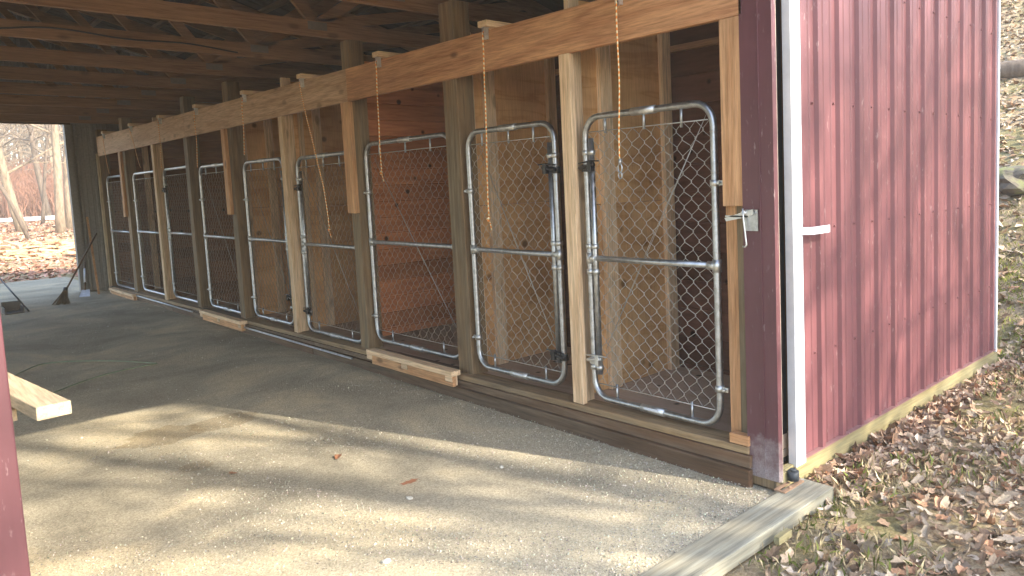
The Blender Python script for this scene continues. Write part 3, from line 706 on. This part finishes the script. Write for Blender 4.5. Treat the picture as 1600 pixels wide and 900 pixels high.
for gi, (ya, yb, z0, z1, lab, lt, GX) in enumerate(gates):
    g = thing('chain_link_gate', 'chain link gate, ' + lab, 'gate', (GX, (ya+yb)/2, z0), 'chain link gates of the stall row')
    i0, i1, j0, j1 = ya+PR, yb-PR, z0+PR, z1-PR
    closed_tube(rrect(i0, i1, j0, j1, .115), PR, 12).build('frame', GALV, g)
    zm = z0 + (z1-z0)*.505
    MB().tube([(GX, i0, zm), (GX, i1, zm)], PR*.9, 10).build('cross_bar', GALV, g)
    ch = chain(i0+.02, i1-.02, j0+.085, j1-.085).build('wire_mesh', WIRE if gi < 2 else WIRE_SHADED, g)
    for zz in (j0+.085, j1-.085):
        MB().tube([(GX-.004, i0+.03, zz), (GX-.004, i1-.03, zz)], .0032, 6).build('tension_bar', WIRE, g)
    if gi < 6:
        f1 = [(i0+.05, j1-.06), (i1-.10, j0+.30)] if gi == 0 else [(i1-.12, j1-.12), (i0+.04, j0+.18)]
        mb = MB(); off = .012
        (a_, b_), (c_, d_) = f1
        mb.tube([(GX+.008, a_, b_), (GX+.008, (a_+c_)/2, (b_+d_)/2), (GX+.008, c_, d_)], .0018, 5)
        mb.tube([(GX+.008, a_+.0, b_), (GX+.010, (a_+c_)/2+off, (b_+d_)/2), (GX+.008, c_, d_)], .0018, 5)
        mb.build('brace_wire', WIRE, g)
        for f_, za, zb_ in ((.22, j1, j1-.11), (.5, j1, j1-.10), (.82, j1, j1-.10), (.2, j0, j0+.10), (.8, j0, j0+.10)):
            MB().tube([(GX, i0+(i1-i0)*f_, zz) for zz in (za, zb_)], .008, 6).build('hook_bolt', GALV, g)
        ymid = (i0+i1)/2
        MB().tube([(GX, ymid-.085, j1), (GX, ymid+.085, j1)], PR*1.22, 12).build('pipe_sleeve', ALU, g)
        s2 = MB().tube([(GX, ymid-.085, j0), (GX, ymid+.085, j0)], PR*1.22, 12).build('pipe_sleeve', ALU, g)
        MB().box((GX-PR*1.22-.003, ymid-.05, j0+.002), (GX-PR*1.22-.001, ymid+.05, j0+.016)).build('sticker', WHITE, g)
    # tie wires
    mb = MB()
    for yy_, lo, hi in ((i0, j0+.15, j1-.15), (i1, j0+.15, j1-.15)):
        for k_ in range(8):
            zz = lo+(hi-lo)*k_/7 + random.uniform(-.02, .02)
            ring = [(GX+.0205*math.cos(R(a)), yy_+.0205*math.sin(R(a)), zz+.004*math.sin(R(a))) for a in range(0, 361, 45)]
            mb.tube(ring, .0016, 4, cap=False)
    mb.build('tie_wires', WIRE, g)
    # T-fittings at the ends of the cross bar
    for yy_, s_ in ((i0, 1), (i1, -1)):
        MB().tube([(GX, yy_, zm-.032), (GX, yy_, zm+.032)], PR*1.25, 12).tube([(GX, yy_, zm), (GX, yy_+s_*.055, zm)], PR*1.18, 10).build('pipe_tee', ALU, g)
    # hinges on one side
    hy, hs = (i0, -1) if lt in ('L', '') and gi in (0,) else ((i1, 1) if lt in ('R', '') else (i0, -1))
    for zz in (z0+.22, z1-.42):
        mb = MB().tube([(GX, hy, zz-.016), (GX, hy, zz+.016)], PR*1.35, 12).box((GX-.006, min(hy, hy+hs*.055), zz-.012), (GX+.004, max(hy, hy+hs*.055), zz+.012))
        mb.disc((GX-.012, hy+hs*.036, zz), (1,0,0), .008, .03, 6).build('hinge_clamp', ALU, g)
    if lt:
        ly, ls = (i1, -1) if lt == 'L' else (i0, 1)
        # latch upright pipe beside the frame bar
        px_ = ly + ls*.047
        MB().tube([(GX, px_, z0+.16), (GX, px_, z1-.14)], PR*.92, 10).build('latch_pipe', GALV, g)
        for zz in (z0+.20, zm-.08, zm+.07, z1-.22):
            MB().tube([(GX, ly, zz-.014), (GX, ly, zz+.014)], PR*1.3, 10).tube([(GX, px_, zz-.014), (GX, px_, zz+.014)], PR*1.2, 10).box((GX-.006, min(ly, px_), zz-.013), (GX+.006, max(ly, px_), zz+.013)).build('pipe_clamp', ALU, g)
        zl = z1-.30 if gi in (0, 1, 3, 6) else z0+.30
        mm = BLACK
        def latch(zl, mm):
            mb = MB().tube([(GX, ly, zl-.030), (GX, ly, zl+.012)], PR*1.55, 10).tube([(GX-.028, ly-ls*.030, zl-.008), (GX-.028, px_+ls*.045, zl+.010)], .012, 8)
            mb.tube([(GX-.03, ly-ls*.035, zl+.02), (GX-.032, px_+ls*.01, zl+.03), (GX-.03, px_+ls*.085, zl+.028)], .005, 6).box((GX-.045, min(px_, px_+ls*.03), zl-.03), (GX-.01, max(px_, px_+ls*.03), zl+.03))
            mb.build('latch', mm, g, bevel=.003)
        latch(zl, BLACK)
        if gi == 0: latch(z0+.25, ALU)
        if gi in (1, 3): latch(z0+.21, BLACK)

# ------------------------------------------------------------------ rope hoists on the header
hoists = [(.80, 2.50, (.81, 1.60), 'hook'), (1.96, 2.50, (1.99, 1.29), 'knot'), (3.31, 2.505, (3.33, 1.64), 'knot'), (4.67, 2.51, (4.35, 1.56), 'bend'), (6.03, 2.52, (6.10, 1.92), 'plain'),
          (7.52, 2.53, (7.57, 1.85), 'plain'), (8.95, 2.54, (8.97, 1.9), 'plain'), (10.35, 2.55, (9.95, 1.95), 'plain'), (11.95, 2.56, (11.75, 1.93), 'plain')]
nth = ['nearest', 'second', 'third', 'fourth', 'fifth', 'sixth', 'seventh', 'eighth', 'farthest']
for i, (y, z, (ye, ze), kd) in enumerate(hoists):
    ex = {'hook': ', orange rope ending in a snap hook', 'knot': ', orange rope hanging straight to a frayed knot' if i == 1 else ', short orange rope with a loose end', 'bend': ', orange rope slanting to a gate', 'plain': ', rope running down to a gate'}[kd]
    t = thing('rope_hoist', f'{nth[i]} pulley and rope from the red door' + ex, 'rope pulley', (-.05, y, z), 'rope pulleys along the header')
    zt = 2.492+.006*y
    B((-.085, y-.05, zt), (.24, y+.04, zt+.038)).build('mounting_block', W_pale('x'), t, bevel=.003)
    MB().disc((-.058, y, zt-.045), (0,1,0), .020, .010, 16).build('pulley_wheel', STEELD, t)
    MB().box((-.075, y-.013, zt-.075), (-.041, y-.009, zt-.002)).box((-.075, y+.009, zt-.075), (-.041, y+.013, zt-.002)).disc((-.058, y, zt-.045), (0,1,0), .005, .034, 8).box((-.078, y-.02, zt-.0035), (-.036, y+.02, zt-.0005)).build('pulley_bracket', ALU, t)
    xs_ = -.078; pts = [(-.040, y, zt-.045), (-.045, y, zt-.027), (-.058, y, zt-.0225), (-.072, y, zt-.029), (-.079, y, zt-.05)]
    n_ = 14
    for k_ in range(1, n_+1):
        s_ = k_/n_
        pts.append((-.079+.004*math.sin(s_*5+i), y+(ye-y)*s_ + .004*math.sin(s_*9), (zt-.05)+(ze-zt+.05)*s_))
    if kd == 'bend': pts += [(-.07, ye-.01, ze-.1), (-.06, ye-.02, ze-.3), (-.055, ye-.015, ze-.38)]
    MB().tube(pts, .0045, 7).build('rope', ROPE, t)
    e = pts[-1]
    if kd == 'hook':
        mb = MB().tube([(e[0], e[1], e[2]+.02), (e[0], e[1], e[2]-.01)], .009, 8)
        ring = [(e[0], e[1]+.014*math.sin(R(a)), e[2]-.028+.024*math.cos(R(a))) for a in range(0, 361, 30)]; mb.tube(ring, .0045, 6, cap=False)
        ring = [(e[0], e[1]+.013*math.sin(R(a)), e[2]-.066+.017*math.cos(R(a))) for a in range(0, 331, 30)]; mb.tube(ring, .0045, 6)
        mb.build('snap_hook', GALV, t)
    elif kd in ('knot', 'bend'):
        mb = MB().tube([(e[0], e[1]-.004, e[2]+.012), (e[0]-.008, e[1]+.006, e[2]), (e[0], e[1], e[2]-.012)], .009, 7)
        mb.tube([(e[0], e[1], e[2]-.006), (e[0]-.005, e[1]-.02, e[2]-.04), (e[0], e[1]-.022, e[2]-.07)], .004, 6).tube([(e[0], e[1], e[2]-.006), (e[0], e[1]+.02, e[2]-.012)], .004, 6)
        mb.build('rope_knot', ROPE, t)

# hasp on the post
t = thing('hasp_latch', 'galvanised hasp with hanging hook rod on the maroon door post', 'latch', (-.01, .06, 1.29))
MB().box((-.0105, .012, 1.245), (-.0065, .085, 1.345)).disc((-.012,.025,1.26),(1,0,0),.004,.006,6).disc((-.012,.025,1.33),(1,0,0),.004,.006,6).build('plate', GALV, t)
MB().add([(-.018,.075,1.338),(-.018,.035,1.348),(-.018,.028,1.325),(-.018,.06,1.312),(-.018,.185,1.290),(-.018,.195,1.305)], [(0,1,2,3,4,5)]).add([(-.012,.075,1.338),(-.012,.035,1.348),(-.012,.028,1.325),(-.012,.06,1.312),(-.012,.185,1.290),(-.012,.195,1.305)], [(5,4,3,2,1,0)]).box((-.018,.06,1.31),(-.012,.19,1.318)).build('arm', ALU, t)
MB().tube([(-.03,.082,1.352),(-.03,.078,1.30),(-.03,.066,1.20),(-.032,.062,1.180),(-.034,.070,1.170),(-.034,.082,1.172)], .0045, 7).disc((-.022,.08,1.33),(1,0,0),.012,.02,10).build('hook_rod', ALU, t)

# ------------------------------------------------------------------ loose things
t = thing('lumber_board', 'sunlit cream plank end sticking out from behind the left door post', 'plank', (-2.68, 1.3, .9))
MB().beam((-2.647, .585, .934), (-2.86, 2.55, .934), .082, .038).build('plank', W_cream('y'), t, bevel=.003)
t2 = thing('lumber_board', 'shorter cream plank lying below the protruding plank behind the left door post', 'plank', (-2.75, 1.5, .85))
MB().beam((-2.745, .80, .894), (-2.93, 2.5, .894), .082, .036).build('plank', W_cream('y'), t2, bevel=.003)
sh = thing('sawhorse', 'wooden sawhorse carrying the cream planks', 'sawhorse', (-2.75, 2.0, 0))
B((-3.3, 1.96, .80), (-2.765, 2.04, .874)).build('top_rail', W_cream('x'), sh)
for sx in (-3.25, -2.83):
    for sy in (-.2, .2): MB().beam((sx, 2.0+sy, .0), (sx, 2.0+sy*.15, .80), .038, .07).build('leg', W_cream('z'), sh)
# broom
t = thing('broom', 'straw broom leaning near the far end of the stall row', 'broom', (-.85, 11.6, 0))
MB().tube([(-.80, 11.66, .20), (-.17, 12.55, .98)], .012, 8).build('handle', W_dark('y'), t)
mb = MB(); rr_ = random.Random(3)
for k_ in range(90):
    a = rr_.uniform(-1, 1); b = rr_.uniform(-1, 1)
    mb.tube([(-.80+.02*a, 11.66+.02*b, .21), (-.86+.06*a+.01*b, 11.585+.06*b, .10), (-.90+.11*a, 11.53+.09*b, .003)], .003, 3, cap=False)
mb.build('bristles', wood('z', c=(.20,.15,.09), d=(.12,.09,.05), key='straw'), t)
MB().tube([(-.805, 11.65, .23), (-.82, 11.63, .18)], .03, 10).build('ferrule', BLACK, t)
# shovel
t = thing('shovel', 'small shovel with pale blade and white grip by the far door jamb', 'shovel', (-.5, 12.3, 0))
MB().tube([(-.44, 12.35, .10), (-.30, 12.93, .50)], .012, 8).build('shaft', W_dark('y'), t)
MB().tube([(-.405, 12.50, .20), (-.335, 12.79, .40)], .017, 10).build('grip', WHITE, t)
MB().add([(-.56,12.20,.004),(-.42,12.14,.004),(-.38,12.34,.10),(-.48,12.38,.10),(-.49,12.25,.02)], [(0,1,4),(1,2,4),(2,3,4),(3,0,4)]).add([(-.56,12.20,.001),(-.42,12.14,.001),(-.38,12.34,.097),(-.48,12.38,.097)], [(0,3,2,1)]).build('blade', metal('pale_blade', (.62,.68,.80), .4, 0), t)
# sticks leaning by far post
tag(MB().beam((-.26, 12.35, .0), (-.20, 12.95, 1.25), .03, .02).build('wood_strip', W_fresh('z'), org=(-.25,12.4,0)), 'thin brown strip of wood leaning on the far barn wall', 'strip')
# scoop with handle at left
t = thing('dust_scoop', 'small grey scoop with a slanting handle on the gravel at the left edge', 'scoop', (-1.5, 11.3, 0))
MB().tube([(-1.36, 11.0, .02), (-1.56, 11.9, .48)], .011, 8).build('handle', BLACK, t)
MB().box((-1.62, 11.05, .0), (-1.40, 11.35, .02)).box((-1.62, 11.33, .0), (-1.40, 11.345, .15)).box((-1.62, 11.05, .02), (-1.605, 11.33, .09)).box((-1.415, 11.05, .02), (-1.40, 11.33, .09)).build('pan', metal('grey_plastic', (.10,.095,.085), .6, 0), t, bevel=.01)
t = thing('white_pole', 'white capped pole standing at the left edge inside the far doorway', 'pole', (-1.62, 12.5, 0))
MB().tube([(-1.60, 12.5, 0), (-1.60, 12.5, 1.05)], .045, 14).build('shaft', WHITE, t); MB().tube([(-1.60, 12.5, 1.05), (-1.60, 12.5, 1.13)], .075, 14).build('cap', WHITE, t)
MB().tube([(-1.60, 12.5, .30), (-1.60, 12.5, .42)], .08, 14).build('collar', WHITE, t)
# hose
pts = []
for k_ in range(60):
    s_ = k_/59
    pts.append((-2.35+1.15*s_+.05*math.sin(s_*8), 5.9+.9*math.sin(s_*3.0)-.35*s_, .014))
for k_ in range(25):
    s_ = k_/24; pts.append((-1.2-1.0*s_, 5.68-.55*s_+.12*math.sin(s_*4), .014))
tag(MB().tube(pts, .006, 6).build('garden_hose', metal('green_hose', (.22,.27,.17), .5, 0)), 'thin green hose lying in a loop on the shaded gravel', 'hose')
# leaves on the gravel
GL = [(-.80, 1.62, .10, (.42,.17,.07)), (-1.42, 1.95, .10, (.46,.20,.08)), (-.99, .98, .07, (.22,.16,.10)), (-1.72, 2.2, .06, (.38,.2,.1))]
def uv(u, v): return None
for i, (x, y, s_, c_) in enumerate(((-1.095, 1.425, .085, (.36,.16,.085)), (-1.17, 2.07, .075, (.36,.17,.09)), (-1.66, 2.30, .05, (.40,.2,.1)))):
    vs = [(x+a*s_*math.cos(i)-b*s_*math.sin(i), y+a*s_*math.sin(i)+b*s_*math.cos(i), .008+max(0, c__)*s_*.5) for a, b, c__ in LT[i+2]]
    m_, n_, l_, bs_ = newmat('orange_leaf'); tc = coords(n_, l_, (1,1,1)); q = noi(n_, l_, tc, 60); rp = ramp(n_, [(.3, tuple(k*.7 for k in c_)), (.7, c_)]); l_.new(q.outputs[0], rp.inputs[0]); l_.new(rp.outputs[0], bs_.inputs[0]); bs_.inputs['Roughness'].default_value = .7
    tag(MB().add(vs, LF).build('dry_leaf', m_, org=(x, y, 0)), ['curled orange leaf lying alone in the middle of the gravel floor', 'flat orange leaf near the shadow edge on the gravel floor', 'small brown leaf farther left on the gravel floor'][i], 'leaf', 'single leaves on the gravel')
o = MB().box((-.42, -.325, -.02), (-.32, -.30, .012)).build('wood_chip', W_tan('x'), org=(-.37,-.31,0)); tag(o, 'short wood stick on the leaves beside the threshold plank', 'stick')
# pale stones standing out
def rock(name, x, y, z, s, mat, label, cat='stone', group=None, seed=0, sub=2, par=None):
    bm = bmesh.new(); bmesh.ops.create_icosphere(bm, subdivisions=sub, radius=1)
    for v in bm.verts:
        d = noise.noise(v.co*1.6+Vector((seed*7.1, 0, 0)))*.45 + noise.noise(v.co*4+Vector((seed, 3, 0)))*.15
        v.co = v.co*(1+d); v.co.x *= s[0]; v.co.y *= s[1]; v.co.z *= s[2]
    me = bpy.data.meshes.new(name); bm.to_mesh(me); bm.free(); me.materials.append(mat)
    o = bpy.data.objects.new(name, me); col.objects.link(o); o.location = (x, y, z); o.rotation_euler.z = seed
    tag(o, label, cat, group); return o
def rockmat():
    m, n, l, bs = newmat('mossy_rock'); mp = coords(n, l, (1,1,1)); a = noi(n, l, mp, 6, 6, .7); r = ramp(n, [(.3, (.055,.05,.04)), (.55, (.15,.13,.095)), (.75, (.26,.235,.17))]); l.new(a.outputs[0], r.inputs[0])
    g_ = noi(n, l, mp, 3, 4, .6); gr = ramp(n, [(.48, (0,0,0)), (.6, (1,1,1))]); l.new(g_.outputs[0], gr.inputs[0]); b = mix(n, l, gr.outputs[0], r.outputs[0], (.16,.18,.06))
    l.new(b, bs.inputs['Base Color']); bs.inputs['Roughness'].default_value = .9; bump(n, l, a.outputs[0], bs, .7, .03); return m
ROCK = rockmat(); PEB = metal('pale_stone', (.62,.60,.52), .9, 0)
for i, (x, y, s_, lab) in enumerate(((-1.59, .78, .016, 'white pebble on the sunlit gravel near the left'), (-.66, 1.22, .012, 'cream pebble on the gravel right of the orange leaf'), (-1.2, 1.25, .017, 'pale flat stone on the gravel below the orange leaf'),
                         (-1.27, -.02, .014, 'pale chip near the bottom edge of the gravel'), (-1.95, .62, .012, 'pale chip left of the white pebble'))):
    rock('pebble', x, y, s_*.3, (s_*1.4, s_, s_*.6), PEB, lab, 'pebble', 'single pebbles on the gravel', i, 1)
Z = lambda x, y: float(hgt(x, y))
rock('boulder', 6.75, .80, Z(6.75, .8)-.02, (.42, .55, .2), ROCK, 'lichen covered boulder on the leafy slope at the right edge', 'boulder', None, 2, 3)
lg = Vector((10.9, 1.2, Z(10.9, 1.2)+.12)); d_ = Vector((-.3, .95, .02)).normalized()
pts = [lg+d_*(t_-2.2) for t_ in np.linspace(0, 5, 12)]
pts = [Vector((p_.x+.04*math.sin(i*1.7), p_.y, Z(p_.x, p_.y)*.5+lg.z*.5+.02*math.sin(i))) for i, p_ in enumerate(pts)]
tag(MB().tube(pts, [.19-.006*i for i in range(12)], 10).build('fallen_log', BARKD, org=tuple(lg)), 'fallen log lying across the leafy slope at the right edge', 'log')
# moss patch
n = 2500; px = rng.normal(4.55, .45, n); py = rng.normal(.25, .5, n); k = px > 3.5; px, py = px[k], py[k]; n = len(px)
scatter('moss', T, [(0,1,2,3)], np.stack([px, py, hgt(px, py)], -1), rng.uniform(.03, .07, n), rotm(rng.uniform(0, 6.28, n), rng.normal(0, .3, n), rng.normal(0, .3, n)), np.array([[.26,.30,.05]])*rng.uniform(.5, 1.3, (n, 1)), GRASSM, 'bright green moss and grass patch at the foot of the slope', 'moss')

# ------------------------------------------------------------------ trees
def tree(name, base, h, r, lean, seed, label, group, mat, depth=4, nlimb=12, first=.25, spread=1.0, dens=1.0):
    rd = random.Random(seed); t = thing(name, label, 'tree', base, group)
    tk = MB(); cr = MB(); base = Vector(base)
    P = []; p = base - Vector((0,0,.2)); d = Vector((lean[0], lean[1], 1)).normalized(); N = 12
    for i in range(N+1):
        P.append(p.copy()); p = p + d*(h/N); d = (d + Vector((rd.gauss(0,.045), rd.gauss(0,.045), .01))).normalized()
    rs = [r*(1.25 if i == 0 else 1)*(1-.86*i/N) for i in range(N+1)]
    tk.tube(P, rs, 9)
    def branch(p, d, L, r, lev):
        n_ = 4 if lev > 1 else 3; pts = [p.copy()]; q = p.copy()
        for i in range(n_):
            d = (d + Vector((rd.gauss(0,.16), rd.gauss(0,.16), rd.gauss(.05,.12)))).normalized(); q = q + d*(L/n_); pts.append(q.copy())
            if lev > 0:
                for _ in range(1 if rd.random() < .75*dens else (2 if lev > 1 else 1)):
                    ax = Vector((rd.gauss(0,1), rd.gauss(0,1), rd.gauss(0,1))).normalized(); nd = (d + ax*rd.uniform(.5,1.0)).normalized()
                    branch(q, nd, L*rd.uniform(.42,.68), r*(.62-.07*i), lev-1)
        cr.tube(pts, [r*(1-.75*i/n_) for i in range(n_+1)], 5 if lev > 1 else 3, cap=False)
    for k_ in range(nlimb):
        f_ = first + (.97-first)*(k_+rd.random())/nlimb; i = min(N-1, int(f_*N)); p = P[i].lerp(P[i+1], f_*N-i)
        a = k_*2.4 + rd.uniform(-.5,.5); el = rd.uniform(.3, 1.1); d = Vector((math.cos(a), math.sin(a), el)).normalized()
        branch(p, d, h*.30*spread*(1.15-f_*.7)*rd.uniform(.7,1.2), max(.012, rs[i]*.42), depth-1)
    tk.build('trunk', mat, t); cr.build('crown', mat, t); return t
# beyond the far doorway
FT = [((1.55, 33.0), .17, (-.20, .05), 'pale slender tree leaning left beyond the far doorway'), ((2.35, 31.0), .15, (.03, .0), 'upright pale tree in the middle of the far doorway'),
      ((3.1, 33.5), .16, (.02, .0), 'pale tree close to the right jamb of the far doorway'), ((.95, 36.0), .10, (-.06, .1), 'thin grey tree at the left of the far doorway'),
      ((3.6, 41.0), .14, (-.10, .0), 'slim tree behind the leaning one beyond the far doorway'), ((1.2, 29.0), .06, (-.30, .0), 'thin bare sapling bending left near the guard rail'),
      ((2.7, 37.0), .07, (.12, 0), 'thin sapling bending right behind the guard rail')]
for i, ((x, y), r_, ln, lab) in enumerate(FT):
    tree('bare_tree', (x, y, Z(x, y)), 13+(i % 3)*2, r_, ln, 20+i, lab, 'bare trees beyond the far doorway', BARK if i < 3 else BARKD, 3, 16, .18, .8)
# distant wood: one mass
mb = MB(); rd = random.Random(5)
for k_ in range(170):
    y = rd.uniform(48, 110); x = (y+1.9)*rd.uniform(.02, .24)-1.0 + rd.uniform(-3, 3); z = Z(x, y); hh = rd.uniform(10, 17)
    p = Vector((x, y, z-.3)); d = Vector((rd.gauss(0,.07), rd.gauss(0,.07), 1)); pts = []
    for i in range(6): pts.append(p + d*hh*i/5 + Vector((rd.gauss(0,.12), 0, 0)))
    r_ = rd.uniform(.07, .2); mb.tube(pts, [r_*(1-.8*i/5) for i in range(6)], 5, cap=False)
    for j in range(26):
        f_ = rd.uniform(.15, .98); q = p + d*hh*f_; a = rd.uniform(0, 6.28); L_ = hh*.22*(1.2-f_)
        e = q + Vector((math.cos(a)*L_, math.sin(a)*L_, L_*rd.uniform(.3, 1.3))); m2 = q.lerp(e, .5)+Vector((rd.gauss(0,.2), 0, rd.gauss(0,.2)))
        mb.tube([q, m2, e], [r_*.35*(1-f_*.6), r_*.2, .012], 3, cap=False)
        for _ in range(2):
            e2 = m2 + Vector((rd.gauss(0,.9), rd.gauss(0,.9), rd.uniform(0,1.2))); mb.tube([m2, e2], [.025, .01], 3, cap=False)
tag(mb.build('distant_woodland', BARK), 'bare woodland far beyond the doorway on the rising hillside', 'woodland', kind='stuff')
# hillside trees at the right edge, and the trees whose shadows fall on barn and gravel
tree('bare_tree', (14.5, 3.6, Z(14.5, 3.6)), 14, .17, (.02, .05), 61, 'pale tree trunk at the top of the slope in the upper right corner', 'trees on the slope', BARK, 3, 12, .2)
tree('bare_tree', (16.5, 4.9, Z(16.5, 4.9)), 15, .2, (-.03, .02), 62, 'grey tree just behind the crest of the slope', 'trees on the slope', BARKD, 3, 12, .2)
SH = [((3.2, -10.3), .17, 14, 'bare tree whose trunk shades the gravel beside the stalls'), ((5.3, -15.0), .26, 15, 'bare tree shading the gravel from in front of the barn'), ((8.2, -15.0), .25, 14, 'bare tree shading the red door from the right'),
      ((7.2, -21.0), .3, 18, 'large bare tree far out in front of the red door'), ((10.8, -19.0), .26, 16, 'bare tree at the right in front of the barn')]
for i, ((x, y), r_, h_, lab) in enumerate(SH):
    tree('bare_tree', (x, y, Z(x, y)), h_, r_, (.02, .02), 80+i, lab, 'bare trees in front of the barn', BARKD, 3, 18, .22, 1.1)

mb = MB(); rd = random.Random(12)
for k_ in range(5200):
    y = rd.uniform(43, 75); x = (y+1.9)*rd.uniform(-.02, .26)-1.0; z = Z(x, y); L_ = rd.uniform(1.0, 3.2)
    mb.tube([(x, y, z-.1), (x+rd.gauss(0,.25), y, z+L_*.6), (x+rd.gauss(0,.6), y+rd.gauss(0,.4), z+L_)], [.03, .02, .01], 3, cap=False)
tag(mb.build('brush_thicket', bark_mat('reddish_twigs', (.15,.07,.045), (.34,.17,.11))), 'reddish brown brush thicket behind the white rail beyond the far doorway', 'brush', kind='stuff')
# guard rail and wood pile beyond the far doorway
t = thing('guard_rail', 'white rail along the road beyond the far doorway', 'guard rail', (3, 39, Z(3, 39)))
B((-6, 38.98, Z(3,39)+.10), (14, 39.02, Z(3,39)+.26)).build('rail', WHITE, t)
for k_ in range(9): B((-5.5+2.3*k_, 39.02, Z(-5.5+2.3*k_, 39)-.2), (-5.4+2.3*k_, 39.12, Z(3,39)+.24)).build('rail_post', WHITE, t)
mb = MB(); rd = random.Random(9)
for k_ in range(150):
    x = rd.uniform(-.6, 3.6); y = rd.uniform(22.5, 26.5); L_ = rd.uniform(.4, 1.6); a = rd.uniform(0, 3.14) if k_ % 3 else rd.gauss(.3, .3)
    z = Z(x, y)+rd.uniform(.02, .28)*(1-abs(y-24.5)/2.4)
    dx, dy, dz = math.cos(a)*L_/2, math.sin(a)*L_/2, rd.gauss(0, .06)
    mb.beam((x-dx, y-dy, z-dz), (x+dx, y+dy, z+dz), rd.uniform(.05, .14), rd.uniform(.03, .08))
tag(mb.build('split_wood', wood('x', c=(.72,.52,.33), d=(.5,.32,.18), knot=0, key='split')), 'heap of pale split wood and branches on the leaves beyond the far doorway', 'wood heap', kind='stuff')

# ------------------------------------------------------------------ haze volume, added in place of lens veiling glare
hz = MB().box((-70, -60, -1.5), (80, 118, 30)).build('glare_haze')
m = bpy.data.materials.new('veil_haze'); m.use_nodes = True; n = m.node_tree.nodes; n.remove(n['Principled BSDF'])
pv = n.new('ShaderNodeVolumePrincipled'); pv.inputs['Density'].default_value = .0036; pv.inputs['Color'].default_value = (.96,.92,.84,1); pv.inputs['Anisotropy'].default_value = .0
m.node_tree.links.new(pv.outputs[0], n['Material Output'].inputs['Volume']); hz.data.materials.append(m); hz['kind'] = 'stuff'
cy.volume_bounces = 1
